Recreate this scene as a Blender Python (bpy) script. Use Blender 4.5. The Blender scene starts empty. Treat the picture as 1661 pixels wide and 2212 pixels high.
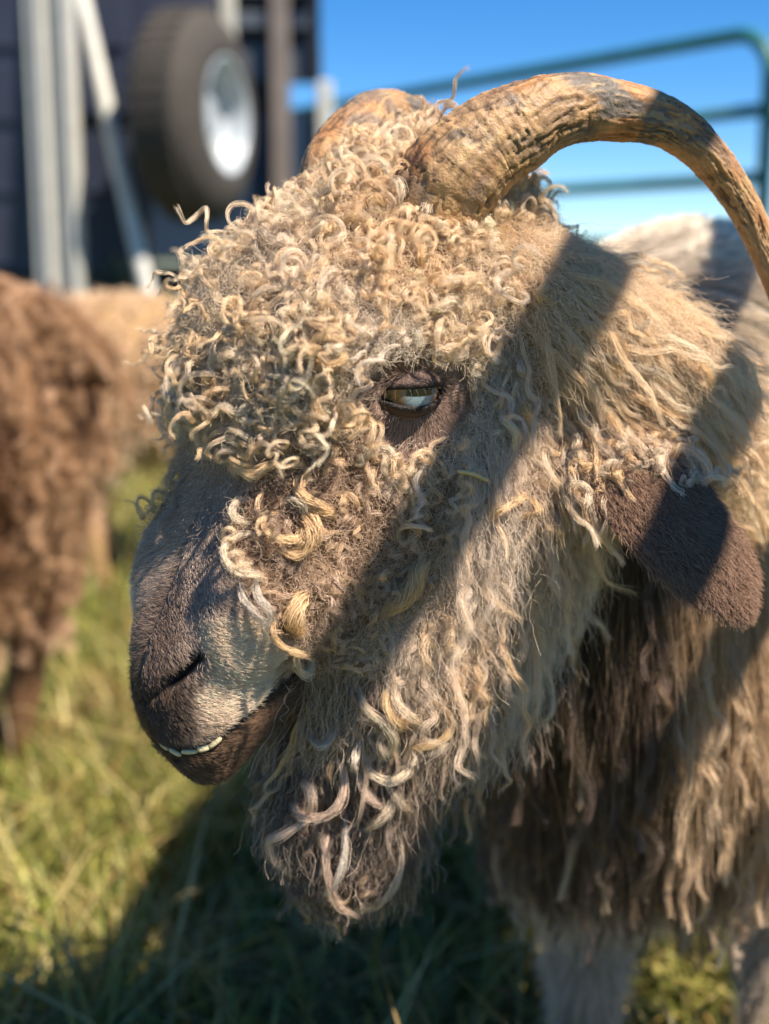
import bpy, math, numpy as np
rng = np.random.default_rng(7)
sc = bpy.context.scene
col = sc.collection

# ------------------------------------------------------------------ camera, sky, sun, exposure
FPX, CX, CY, PITCH = 2800.0, 830.5, 1106.0, math.radians(11.0)      # measured on a 1661 x 2212 copy of the photograph
CAM = np.array([0, 0, .72])
RT = np.array([1., 0, 0]); FW = np.array([0, math.cos(PITCH), -math.sin(PITCH)]); UPV = np.array([0, math.sin(PITCH), math.cos(PITCH)])
cd = bpy.data.cameras.new('camera'); cam = bpy.data.objects.new('camera', cd); col.objects.link(cam)
cam.location = CAM; cam.rotation_euler = (math.pi/2 - PITCH, 0, 0)
cd.sensor_fit = 'VERTICAL'; cd.sensor_height = 36; cd.lens = 36*FPX/2212
cd.clip_start = .02; cd.clip_end = 3000
cd.dof.use_dof = True; cd.dof.focus_distance = .615; cd.dof.aperture_fstop = 4.5
sc.camera = cam
SUN = np.array([.47, -.335, .817]); SUN /= np.linalg.norm(SUN)
w = bpy.data.worlds.new('World'); sc.world = w; w.use_nodes = True
nt = w.node_tree; bg = nt.nodes['Background']
sky = nt.nodes.new('ShaderNodeTexSky'); sky.sky_type = 'NISHITA'; sky.sun_disc = False
sky.sun_elevation = math.asin(SUN[2]); sky.sun_rotation = math.atan2(SUN[0], SUN[1])
sky.altitude = 3500; sky.air_density = 1.0; sky.dust_density = .0; sky.ozone_density = 4.0
hs_n = nt.nodes.new('ShaderNodeHueSaturation'); hs_n.inputs['Saturation'].default_value = 1.3; nt.links.new(sky.outputs[0], hs_n.inputs['Color'])
nt.links.new(hs_n.outputs[0], bg.inputs[0]); bg.inputs[1].default_value = .092
sd = bpy.data.lights.new('sun', 'SUN'); sd.energy = 5.0; sd.angle = math.radians(.53); sd.color = (1, .91, .78)
so = bpy.data.objects.new('sun', sd); col.objects.link(so)
from mathutils import Vector
so.rotation_euler = Vector(SUN).to_track_quat('Z', 'Y').to_euler(); so.location = (3, -2, 6)
sc.view_settings.view_transform = 'Standard'; sc.view_settings.look = 'None'; sc.view_settings.exposure = .92; sc.view_settings.gamma = 1
cy = sc.cycles
cy.max_bounces = 7; cy.diffuse_bounces = 2; cy.glossy_bounces = 3; cy.transmission_bounces = 6; cy.transparent_max_bounces = 8
cy.use_denoising = True; cy.denoiser = 'OPENIMAGEDENOISE'; cy.denoising_input_passes = 'RGB_ALBEDO_NORMAL'
cy.use_adaptive_sampling = False; cy.caustics_reflective = False; cy.caustics_refractive = False
cy.sample_clamp_indirect = 6
sc.cycles_curves.shape = 'RIBBONS'; sc.cycles_curves.subdivisions = 2

# ------------------------------------------------------------------ helpers
f32 = np.float32
def srgb(r, g, b):
    c = np.array([r, g, b])/255.
    return np.where(c <= .04045, c/12.92, ((c+.055)/1.055)**2.4)
def nrm(v): return v/np.maximum(np.linalg.norm(v, axis=-1, keepdims=True), 1e-9)
def ray(px, py): return FW + RT*(px-CX)/FPX - UPV*(py-CY)/FPX
def at(px, py, d): return CAM + ray(px, py)*d
def proj(P):
    v = P-CAM; d = v@FW; d = np.where(np.abs(d) < 1e-4, 1e-4, d)
    return CX+FPX*(v@RT)/d, CY-FPX*(v@UPV)/d, d
def smooth(a, b, x):
    t = np.clip((x-a)/(b-a), 0, 1); return t*t*(3-2*t)
def spline(P, n):                                                     # Catmull-Rom through rows of P
    P = np.asarray(P, float); k = len(P)
    Q = np.vstack([2*P[0]-P[1], P, 2*P[-1]-P[-2]])
    u = np.linspace(0, k-1, n); i = np.minimum(u.astype(int), k-2); t = (u-i)[:, None]
    a, b, c, d = Q[i], Q[i+1], Q[i+2], Q[i+3]
    return .5*(2*b+(c-a)*t+(2*a-5*b+4*c-d)*t*t+(3*b-a-3*c+d)*t**3)
def resample(P, n):
    P = spline(P, 6*len(P)); s = np.r_[0, np.cumsum(np.linalg.norm(np.diff(P[:, :3], axis=0), axis=1))]
    u = np.linspace(0, s[-1], n); return np.stack([np.interp(u, s, P[:, j]) for j in range(P.shape[1])], 1)
def inpoly(px, py, poly):
    ins = np.zeros(px.shape, bool); n = len(poly)
    for i in range(n):
        x1, y1 = poly[i]; x2, y2 = poly[(i+1) % n]
        if y1 == y2: continue
        c = ((y1 > py) != (y2 > py)) & (px < (x2-x1)*(py-y1)/(y2-y1)+x1); ins ^= c
    return ins
_tab = np.random.default_rng(3).random((64, 64, 64)).astype(f32)
def vnoise(P, s):                                                     # value noise, 0..1
    q = np.asarray(P)*s + 1000.; i = np.floor(q).astype(int); t = q-i; t = t*t*(3-2*t); r = 0
    for a in (0, 1):
        for b in (0, 1):
            for c in (0, 1):
                r = r + _tab[(i[..., 0]+a) & 63, (i[..., 1]+b) & 63, (i[..., 2]+c) & 63]*(t[..., 0] if a else 1-t[..., 0])*(t[..., 1] if b else 1-t[..., 1])*(t[..., 2] if c else 1-t[..., 2])
    return r
def link(o, parent=None):
    col.objects.link(o)
    if parent is not None:
        o.parent = parent; bpy.context.view_layer.update() if False else None
        o.matrix_parent_inverse = Mat_inv(parent)
    return o
def Mat_inv(p):
    from mathutils import Matrix
    M = Matrix.Identity(4); q = p; chain = []
    while q is not None: chain.append(q); q = q.parent
    for q in reversed(chain):
        loc = Matrix.LocRotScale(q.location, q.rotation_euler, q.scale); M = M @ (q.matrix_parent_inverse if q.parent else Matrix.Identity(4)) @ loc
    return M.inverted()
def thing(name, label, cat, loc=(0, 0, 0), group=None):
    o = bpy.data.objects.new(name, None); o.location = [float(v) for v in loc]; o.empty_display_size = .1; col.objects.link(o)
    o['label'] = label; o['category'] = cat
    if group: o['group'] = group
    return o
def mesh_np(name, V, F, mat, parent=None, color=None, smoothed=True, attrs=None):
    V = np.asarray(V, f32); me = bpy.data.meshes.new(name)
    me.vertices.add(len(V)); me.vertices.foreach_set('co', V.ravel())
    if isinstance(F, np.ndarray):
        k = F.shape[1]; me.loops.add(F.size); me.loops.foreach_set('vertex_index', F.astype(np.int32).ravel())
        me.polygons.add(len(F)); me.polygons.foreach_set('loop_start', np.arange(len(F), dtype=np.int32)*k)
        try: me.polygons.foreach_set('loop_total', np.full(len(F), k, np.int32))
        except Exception: pass
    else:
        tot = np.array([len(x) for x in F], np.int32); me.loops.add(int(tot.sum())); me.loops.foreach_set('vertex_index', np.concatenate([np.asarray(x, np.int32) for x in F]))
        me.polygons.add(len(F)); me.polygons.foreach_set('loop_start', np.r_[0, np.cumsum(tot)[:-1]].astype(np.int32))
    me.update(calc_edges=True); me.validate()
    me.polygons.foreach_set('use_smooth', np.full(len(me.polygons), smoothed))
    if color is not None:
        a = me.color_attributes.new('tint', 'FLOAT_COLOR', 'POINT')
        a.data.foreach_set('color', np.c_[color, np.ones(len(color))].astype(f32).ravel())
    for k, v in (attrs or {}).items():
        a = me.attributes.new(k, 'FLOAT', 'POINT'); a.data.foreach_set('value', np.asarray(v, f32))
    if mat: me.materials.append(mat)
    return link(bpy.data.objects.new(name, me), parent)
class MB:                                                             # collects simple solids for one mesh
    def __init__(s): s.V = []; s.F = []; s.n = 0
    def add(s, V, F):
        s.V.append(np.asarray(V, float)); s.F += [[i+s.n for i in f] for f in F]; s.n += len(V); return s
    def box(s, c, h, X=(1, 0, 0), Y=(0, 1, 0), Z=(0, 0, 1), bev=.0):
        c = np.asarray(c, float); X, Y, Z = (np.asarray(v, float) for v in (X, Y, Z)); hx, hy, hz = h
        b = min(bev, hx*.45, hy*.45, hz*.45)
        if b <= 0:
            V = [c+X*hx*i+Y*hy*j+Z*hz*k for i in (-1, 1) for j in (-1, 1) for k in (-1, 1)]
            return s.add(V, [(0, 1, 3, 2), (4, 6, 7, 5), (0, 4, 5, 1), (2, 3, 7, 6), (0, 2, 6, 4), (1, 5, 7, 3)])
        ring = []
        for k, ins in ((-hz, b), (-hz+b, 0), (hz-b, 0), (hz, b)):
            x, y = hx-ins, hy-ins
            for (i, j) in ((-x, -y+b), (-x+b, -y), (x-b, -y), (x, -y+b), (x, y-b), (x-b, y), (-x+b, y), (-x, y-b)): ring.append(c+X*i+Y*j+Z*k)
        F = [tuple(range(7, -1, -1)), tuple(range(24, 32))]
        for r in range(3):
            for i in range(8): F.append((r*8+i, r*8+(i+1) % 8, r*8+8+(i+1) % 8, r*8+8+i))
        return s.add(ring, F)
    def tube(s, P, R, seg=14, cap=True):
        P = np.asarray(P, float); R = np.full(len(P), R) if np.isscalar(R) else np.asarray(R)
        T = nrm(np.gradient(P, axis=0)); a = np.array([0, 0, 1.]) if abs(T[0][2]) < .9 else np.array([1., 0, 0])
        N = nrm(np.cross(T[0], a)); V = []
        for i in range(len(P)):
            N = nrm(N-T[i]*(N@T[i])); B = np.cross(T[i], N); th = np.linspace(0, 2*np.pi, seg, endpoint=False)
            V += list(P[i]+R[i]*(np.cos(th)[:, None]*N+np.sin(th)[:, None]*B))
        F = [(i*seg+j, i*seg+(j+1) % seg, (i+1)*seg+(j+1) % seg, (i+1)*seg+j) for i in range(len(P)-1) for j in range(seg)]
        if cap: F += [tuple(range(seg-1, -1, -1)), tuple(range((len(P)-1)*seg, len(P)*seg))]
        return s.add(V, F)
    def lathe(s, c, ax, prof, seg=48):                                # prof rows: (offset along ax, radius)
        c = np.asarray(c, float); ax = nrm(np.asarray(ax, float)); a = nrm(np.cross(ax, (0, 0, 1.))); b = np.cross(ax, a); th = np.linspace(0, 2*np.pi, seg, endpoint=False)
        V = [c+ax*o+r*(np.cos(t)*a+np.sin(t)*b) for o, r in prof for t in th]
        F = [(i*seg+j, i*seg+(j+1) % seg, (i+1)*seg+(j+1) % seg, (i+1)*seg+j) for i in range(len(prof)-1) for j in range(seg)]
        return s.add(V, F)
    def build(s, name, mat, parent=None, smoothed=False):
        return mesh_np(name, np.concatenate(s.V), s.F, mat, parent, smoothed=smoothed)

# ------------------------------------------------------------------ materials
def mat_new(name):
    m = bpy.data.materials.new(name); m.use_nodes = True; n = m.node_tree; return m, n, n.nodes['Principled BSDF']
def ramp(n, stops):
    r = n.nodes.new('ShaderNodeValToRGB'); e = r.color_ramp.elements
    while len(e) < len(stops): e.new(.5)
    for x, (p, c) in zip(e, stops): x.position = p; x.color = (*c, 1)
    return r
def solid(name, c, rough=.5, metal=0., var=.18, scale=9., bump=.0, bscale=60.):
    m, n, p = mat_new(name); tc = n.nodes.new('ShaderNodeTexCoord'); no = n.nodes.new('ShaderNodeTexNoise')
    no.inputs['Scale'].default_value = scale; no.inputs['Detail'].default_value = 6; n.links.new(tc.outputs['Object'], no.inputs['Vector'])
    c = np.asarray(c); r = ramp(n, [(.3, tuple(c*(1-var))), (.7, tuple(np.clip(c*(1+var), 0, 1)))]); n.links.new(no.outputs['Fac'], r.inputs[0]); n.links.new(r.outputs[0], p.inputs['Base Color'])
    p.inputs['Roughness'].default_value = rough; p.inputs['Metallic'].default_value = metal
    if bump:
        n2 = n.nodes.new('ShaderNodeTexNoise'); n2.inputs['Scale'].default_value = bscale; n2.inputs['Detail'].default_value = 5; n.links.new(tc.outputs['Object'], n2.inputs['Vector'])
        b = n.nodes.new('ShaderNodeBump'); b.inputs['Strength'].default_value = bump; b.inputs['Distance'].default_value = .004
        n.links.new(n2.outputs['Fac'], b.inputs['Height']); n.links.new(b.outputs[0], p.inputs['Normal'])
    return m
def tinted(name, rough=.7, spec=.3, bump=.3, scale=300):
    m, n, p = mat_new(name); a = n.nodes.new('ShaderNodeAttribute'); a.attribute_name = 'tint'; n.links.new(a.outputs['Color'], p.inputs['Base Color'])
    p.inputs['Roughness'].default_value = rough; p.inputs['Specular IOR Level'].default_value = spec
    tc = n.nodes.new('ShaderNodeTexCoord'); n2 = n.nodes.new('ShaderNodeTexNoise'); n2.inputs['Scale'].default_value = scale; n.links.new(tc.outputs['Object'], n2.inputs['Vector'])
    b = n.nodes.new('ShaderNodeBump'); b.inputs['Strength'].default_value = bump; b.inputs['Distance'].default_value = .002
    n.links.new(n2.outputs['Fac'], b.inputs['Height']); n.links.new(b.outputs[0], p.inputs['Normal']); return m
def hairmat(name, rough=.34, trans=.09, spec=.38):
    m, n, p = mat_new(name); a = n.nodes.new('ShaderNodeAttribute'); a.attribute_name = 'tint'; n.links.new(a.outputs['Color'], p.inputs['Base Color'])
    p.inputs['Roughness'].default_value = rough; p.inputs['Specular IOR Level'].default_value = spec
    t = n.nodes.new('ShaderNodeBsdfTranslucent'); n.links.new(a.outputs['Color'], t.inputs['Color']); mx = n.nodes.new('ShaderNodeMixShader'); mx.inputs[0].default_value = trans
    n.links.new(p.outputs[0], mx.inputs[1]); n.links.new(t.outputs[0], mx.inputs[2]); n.links.new(mx.outputs[0], n.nodes['Material Output'].inputs['Surface']); return m
M_HAIR = hairmat('mohair'); M_FUR = hairmat('short_fur', .55, .05, .15); M_SKIN = tinted('hide')

def curves(name, P, rad, colr, mat, parent):
    """P (N,n,3) strands, rad (N,n) or (n,) radii, colr (N,n,3) or (N,3) -> one hair object"""
    N, n = P.shape[:2]; c = bpy.data.hair_curves.new(name); c.add_curves([n]*N)
    c.attributes['position'].data.foreach_set('vector', np.ascontiguousarray(P, f32).ravel())
    ra = c.attributes.get('radius') or c.attributes.new('radius', 'FLOAT', 'POINT')
    ra.data.foreach_set('value', np.broadcast_to(np.asarray(rad, f32), (N, n)).ravel().copy())
    ta = c.attributes.new('tint', 'FLOAT_COLOR', 'POINT')
    if colr.ndim == 2: colr = np.repeat(colr[:, None], n, 1)
    colr = np.clip(colr, .002, 1); kk = np.clip((colr.max(-1, keepdims=True)-.05)/.45, 0, 1); colr = colr**(.86-.40*kk)*np.array([1.035, .918, .845])
    ta.data.foreach_set('color', np.concatenate([np.clip(colr, .003, .97), np.ones((N, n, 1))], 2).astype(f32).ravel())
    c.materials.append(mat); o = bpy.data.objects.new(name, c); link(o, parent); o['kind'] = 'stuff'; return o

# ------------------------------------------------------------------ signed distance shapes
def sd_ell(P, c, r, A=None):
    q = P-np.asarray(c, f32)
    if A is not None: q = q@np.asarray(A, f32).T
    r = np.asarray(r, f32); k0 = np.sqrt(((q/r)**2).sum(-1)); k1 = np.sqrt(((q/(r*r))**2).sum(-1)); return k0*(k0-1)/np.maximum(k1, 1e-6)
def sd_cone(P, a, b, ra, rb, sq=(1, 1, 1)):
    sq = np.asarray(sq, f32); a = np.asarray(a, f32)/sq; b = np.asarray(b, f32)/sq; q = P/sq; ab = b-a
    t = np.clip(((q-a)@ab)/max(float(ab@ab), 1e-9), 0, 1); return np.sqrt(((q-a-t[..., None]*ab)**2).sum(-1))-(ra+(rb-ra)*t)
def smin(a, b, k):
    h = np.clip(.5+.5*(b-a)/k, 0, 1); return b+(a-b)*h-k*h*(1-h)
def smax(a, b, k): return -smin(-a, -b, k)
def nets(D, lo, h):                                                   # surface nets
    S = D < 0; nx, ny, nz = D.shape; cnt = np.zeros((nx-1, ny-1, nz-1), f32); acc = np.zeros((nx-1, ny-1, nz-1, 3), f32)
    cs = [(i, j, k) for i in (0, 1) for j in (0, 1) for k in (0, 1)]
    sl = lambda A, c: A[c[0]:nx-1+c[0], c[1]:ny-1+c[1], c[2]:nz-1+c[2]]
    for a in cs:
        for ax in range(3):
            if a[ax]: continue
            b = list(a); b[ax] = 1; da, db = sl(D, a), sl(D, b); x = (da < 0) != (db < 0)
            t = np.where(x, da/np.where(x, da-db, 1), 0); cnt += x
            for m in range(3): acc[..., m] += np.where(x, a[m]+(t if m == ax else 0), 0)
    idx = -np.ones(cnt.shape, np.int64); act = cnt > 0; idx[act] = np.arange(act.sum())
    ijk = np.argwhere(act); V = (ijk+acc[act]/cnt[act][:, None])*h+np.asarray(lo)
    F = []
    for ax in range(3):
        o = [m for m in range(3) if m != ax]
        s0 = [slice(1, -1)]*3; s0[ax] = slice(0, -1); s1 = [slice(1, -1)]*3; s1[ax] = slice(1, None)
        x = S[tuple(s0)] != S[tuple(s1)]; e = np.argwhere(x); e = e+1; e[:, ax] -= 1; ins = S[tuple(e.T)]
        def g(d0, d1):
            q = e.copy(); q[:, o[0]] -= d0; q[:, o[1]] -= d1; return idx[tuple(q.T)]
        q = np.stack([g(1, 1), g(0, 1), g(0, 0), g(1, 0)], 1); flip = ~ins if ax != 1 else ins; q[flip] = q[flip][:, ::-1]; F.append(q)
    return V, np.concatenate(F)
class Grid:
    def __init__(s, D, lo, h, O=None, B=None): s.D = D; s.lo = np.asarray(lo); s.h = h; s.O = O; s.B = B   # B rows = local axes in world
    def __call__(s, W):
        P = (W-s.O)@s.B.T if s.B is not None else W
        q = (P-s.lo)/s.h; n = np.array(s.D.shape); out = ((q < 0) | (q > n-1.001)).any(-1)
        q = np.clip(q, 0, n-1.002); i = q.astype(int); t = (q-i); x, y, z = i[..., 0], i[..., 1], i[..., 2]; a, b, c = t[..., 0], t[..., 1], t[..., 2]
        D = s.D; d = {(p, r, u): D[x+p, y+r, z+u] for p in (0, 1) for r in (0, 1) for u in (0, 1)}
        l = lambda p, q_, t_: p+(q_-p)*t_
        x0 = l(l(d[0,0,0], d[0,0,1], c), l(d[0,1,0], d[0,1,1], c), b); x1 = l(l(d[1,0,0], d[1,0,1], c), l(d[1,1,0], d[1,1,1], c), b)
        y0 = l(l(d[0,0,0], d[0,0,1], c), l(d[1,0,0], d[1,0,1], c), a); y1 = l(l(d[0,1,0], d[0,1,1], c), l(d[1,1,0], d[1,1,1], c), a)
        z0 = l(l(d[0,0,0], d[0,1,0], b), l(d[1,0,0], d[1,1,0], b), a); z1 = l(l(d[0,0,1], d[0,1,1], b), l(d[1,0,1], d[1,1,1], b), a)
        v = l(x0, x1, a); G = np.stack([x1-x0, y1-y0, z1-z0], -1)/s.h
        if s.B is not None: G = G@s.B
        return np.where(out, 9., v), nrm(G)
def lattice(lo, hi, h):
    n = [int(round((b-a)/h))+1 for a, b in zip(lo, hi)]
    return np.stack(np.meshgrid(*[a+h*np.arange(k) for a, k in zip(lo, n)], indexing='ij'), -1).astype(f32)

# ------------------------------------------------------------------ hair tools
def sample_surface(V, Q, n, weight=None, rng=rng):
    T = np.concatenate([Q[:, [0, 1, 2]], Q[:, [0, 2, 3]]]) if Q.shape[1] == 4 else Q
    a, b, c = V[T[:, 0]], V[T[:, 1]], V[T[:, 2]]; N = np.cross(b-a, c-a); A = np.linalg.norm(N, axis=1)*.5
    if weight is not None: A = A*weight((a+b+c)/3, nrm(N))
    cum = np.cumsum(A); i = np.searchsorted(cum, rng.random(n)*cum[-1]); i = np.minimum(i, len(A)-1)
    u, v = rng.random(n), rng.random(n); s = u+v > 1; u[s] = 1-u[s]; v[s] = 1-v[s]
    return a[i]+(b[i]-a[i])*u[:, None]+(c[i]-a[i])*v[:, None], nrm(N[i])
def grow(P0, N0, flow, L, n, field, lift=.3, bend=.25, grav=.0, wig=.0, off0=.001, off1=.004, offk=None, rng=rng):
    """grow strands that leave along the normal, turn into the flow and stay outside the body"""
    M = len(P0); flow = nrm(flow); d = nrm(N0*lift+flow*(1-lift)); P = np.empty((M, n, 3)); P[:, 0] = P0; p = P0.copy(); ds = (np.asarray(L)/(n-1)).reshape(-1, 1)
    ax = nrm(rng.normal(size=(M, 3)))
    g = np.array([0, 0, -1.])
    for k in range(1, n):
        if wig:
            ax = nrm(ax+.45*rng.normal(size=(M, 3))); d = d+wig*np.cross(ax, d)
        d = nrm(d+bend*flow+grav*g); p = p+d*ds
        s, G = field(p); off = off0+(off1-off0)*(k/(n-1)) if offk is None else offk*(k/(n-1))
        pen = np.maximum(off-s, 0); near = s < off*1.5+.002
        p = p+G*np.minimum(pen, .02)[:, None]
        dn = (d*G).sum(-1); d = np.where((near & (dn < 0))[:, None], nrm(d-G*dn[:, None]*.9), d); P[:, k] = p
    return P
def frames(C):                                                        # C (M,n,3) -> tangents and two normals
    T = nrm(np.gradient(C, axis=1)); M, n = C.shape[:2]
    N = np.cross(T[:, 0], nrm(np.random.default_rng(1).normal(size=(M, 3)))); N = nrm(N); out = np.empty_like(C)
    for k in range(n):
        N = nrm(N-T[:, k]*(N*T[:, k]).sum(-1, keepdims=True)); out[:, k] = N
    return T, out, np.cross(T, out)
def curl(C, amp, turns, rng=rng, flat=0., N=None):
    """wind centre lines C into waves or ringlets; amp (M,), turns (M,)"""
    M, n = C.shape[:2]; T, A, B = frames(C)
    t = np.linspace(0, 1, n)[None]; ph = rng.random((M, 1))*6.28; sg = np.where(rng.random((M, 1)) < .5, -1, 1)
    kn = rng.normal(size=(M, 7)); u_ = np.linspace(0, 5.999, n); i_ = u_.astype(int); f_ = u_-i_; f_ = f_*f_*(3-2*f_); wob = kn[:, i_]*(1-f_)+kn[:, i_+1]*f_
    kn2 = rng.normal(size=(M, 7)); wo2 = kn2[:, i_]*(1-f_)+kn2[:, i_+1]*f_
    w_ = 6.2832*np.asarray(turns)[:, None]*t*(.55+.75*t)+.9*wob; a = np.asarray(amp)[:, None]*smooth(0, .25, t)*np.clip(.95+.4*wo2, .25, 2)
    x = a*np.cos(sg*w_+ph); y = a*np.sin(sg*w_+ph)*(1-flat)
    return C+x[..., None]*A+y[..., None]*B
def strands(C, K, R, colr, tipcol=None, fray=.25, twist=1.5, jit=.0006, var=.16, rng=rng, prof=None):
    """K hairs in each lock of C (M,n,3), lock radius R (M,)"""
    M, n = C.shape[:2]; T, A, B = frames(C); t = np.linspace(0, 1, n)
    pr = (.55+.45*smooth(0, .3, t))*(1-.8*smooth(.55, 1, t)) if prof is None else prof
    th = rng.random((M, K))*6.283; rr = np.sqrt(rng.random((M, K))); tw = twist*(rng.random((M, 1))-.5)*6.28
    ang = th[..., None]+tw[..., None]*t; rad = rr[..., None]*np.asarray(R)[:, None, None]*pr*(1+fray*rng.normal(size=(M, K, 1))*t**2)
    P = C[:, None]+(rad*np.cos(ang))[..., None]*A[:, None]+(rad*np.sin(ang))[..., None]*B[:, None]
    j = rng.normal(size=(M, K, 5, 3)); u = np.linspace(0, 4, n); i = np.minimum(u.astype(int), 3); f = (u-i)[:, None]
    P = P+jit*(j[:, :, i]*(1-f)+j[:, :, i+1]*f)*(.3+t[:, None])
    P = P.reshape(M*K, n, 3)
    v = 1+var*rng.normal(size=(M, K, 1)); c = (colr[:, None]*v).reshape(M*K, 1, 3)
    tc = c if tipcol is None else (tipcol[:, None]*v).reshape(M*K, 1, 3)
    return P, c+(tc-c)*t[None, :, None]

# ------------------------------------------------------------------ ground and grass
def ground_mat():
    m, n, p = mat_new('pasture'); tc = n.nodes.new('ShaderNodeTexCoord')
    a = n.nodes.new('ShaderNodeTexNoise'); a.inputs['Scale'].default_value = 7; a.inputs['Detail'].default_value = 8; n.links.new(tc.outputs['Object'], a.inputs['Vector'])
    b = n.nodes.new('ShaderNodeTexNoise'); b.inputs['Scale'].default_value = .35; b.inputs['Detail'].default_value = 4; n.links.new(tc.outputs['Object'], b.inputs['Vector'])
    r1 = ramp(n, [(.3, tuple(srgb(62, 66, 30))), (.52, tuple(srgb(96, 100, 44))), (.72, tuple(srgb(140, 124, 70)))]); r2 = ramp(n, [(.3, (.8, .85, .7)), (.7, (1.1, 1.05, .95))])
    n.links.new(a.outputs['Fac'], r1.inputs[0]); n.links.new(b.outputs['Fac'], r2.inputs[0])
    mx = n.nodes.new('ShaderNodeMix'); mx.data_type = 'RGBA'; mx.blend_type = 'MULTIPLY'; mx.inputs[0].default_value = 1
    n.links.new(r1.outputs[0], mx.inputs[6]); n.links.new(r2.outputs[0], mx.inputs[7]); n.links.new(mx.outputs[2], p.inputs['Base Color']); p.inputs['Roughness'].default_value = .95; return m
gx = np.r_[-900, -300, -90, -30, np.linspace(-12, 12, 61), 30, 90, 300, 900]; gy = np.r_[-600, -200, -50, -15, np.linspace(-5, 19, 61), 40, 110, 320, 1200]
GX, GY = np.meshgrid(gx, gy, indexing='ij'); GZ = np.where((abs(GX) < 12) & (GY > -5) & (GY < 19), .02*(vnoise(np.stack([GX, GY, GX*0], -1), 1.3)-.5), 0)-.004
ii = np.arange(len(gx)*len(gy)).reshape(len(gx), len(gy)); gq = np.stack([ii[:-1, :-1], ii[1:, :-1], ii[1:, 1:], ii[:-1, 1:]], -1).reshape(-1, 4)
g = mesh_np('ground', np.stack([GX, GY, GZ], -1).reshape(-1, 3), gq, ground_mat()); g['kind'] = 'structure'; g['label'] = 'grazed green pasture with dry straw patches'

def blades(name, label, n, xr, yr, h, wd, pal, lie, seed, mat):
    r = np.random.default_rng(seed)
    y = yr[0]+(yr[1]-yr[0])*r.random(n)**1.7; x = (r.random(n)*2-1)*(xr[0]+xr[1]*y)
    b = np.stack([x, y, np.zeros(n)-.005], 1); hh = h[0]+(h[1]-h[0])*r.random(n)**1.5
    hh *= .55+.9*vnoise(np.stack([x, y, x*0], 1), 4)
    az = r.random(n)*6.283; ln = np.stack([np.cos(az), np.sin(az), 0*az], 1); le = lie[0]+(lie[1]-lie[0])*r.random(n)
    sd_ = np.stack([-np.sin(az), np.cos(az), 0*az], 1); ww = (wd[0]+(wd[1]-wd[0])*r.random(n))
    V = []
    for t, wf in ((0, 1.), (.4, .9), (.75, .6), (1., .08)):
        a = le*t*1.2; ctr = b+ln*(hh*np.sin(a)*t)[:, None]+np.array([0, 0, 1.])*(hh*np.cos(a)*t+.012)[:, None]
        V += [ctr-sd_*(ww*wf)[:, None]*.5, ctr+sd_*(ww*wf)[:, None]*.5]
    V = np.stack(V, 1); k = np.arange(n)[:, None]*8
    F = np.concatenate([k+np.array([[0, 1, 3, 2]]), k+np.array([[2, 3, 5, 4]]), k+np.array([[4, 5, 7, 6]])])
    pal = np.array(pal); pi = vnoise(np.stack([x, y, x*0+5], 1), 2.2)*.6+.4*r.random(n); c = pal[np.minimum((pi*len(pal)*.999).astype(int), len(pal)-1)]*(1+.25*r.normal(size=(n, 1)))
    c = np.repeat(np.clip(c, .01, .9)[:, None], 8, 1)
    o = mesh_np(name, V.reshape(-1, 3), F, mat, color=c.reshape(-1, 3)); o['kind'] = 'stuff'; o['label'] = label; o['category'] = 'grass'; return o
def blade_mat():
    m, n, p = mat_new('grass_blade'); a = n.nodes.new('ShaderNodeAttribute'); a.attribute_name = 'tint'; n.links.new(a.outputs['Color'], p.inputs['Base Color']); p.inputs['Roughness'].default_value = .5
    t = n.nodes.new('ShaderNodeBsdfTranslucent'); n.links.new(a.outputs['Color'], t.inputs['Color']); mx = n.nodes.new('ShaderNodeMixShader'); mx.inputs[0].default_value = .35
    n.links.new(p.outputs[0], mx.inputs[1]); n.links.new(t.outputs[0], mx.inputs[2]); n.links.new(mx.outputs[0], n.nodes['Material Output'].inputs['Surface']); return m
M_BLADE = blade_mat()
blades('grass', 'short green grass covering the pasture under the goats', 90000, (.5, .55), (.55, 11), (.05, .16), (.003, .007),
       [srgb(94, 110, 44), srgb(128, 134, 58), srgb(160, 152, 80), srgb(110, 120, 52), srgb(192, 172, 114)], (.2, 1.5), 11, M_BLADE)
blades('dry_grass', 'dry straw-coloured stems lying in the green grass', 16000, (.5, .55), (.55, 9), (.10, .26), (.002, .005),
       [srgb(190, 168, 104), srgb(206, 186, 124), srgb(160, 132, 78), srgb(150, 104, 70)], (.5, 1.9), 12, M_BLADE)

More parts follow.
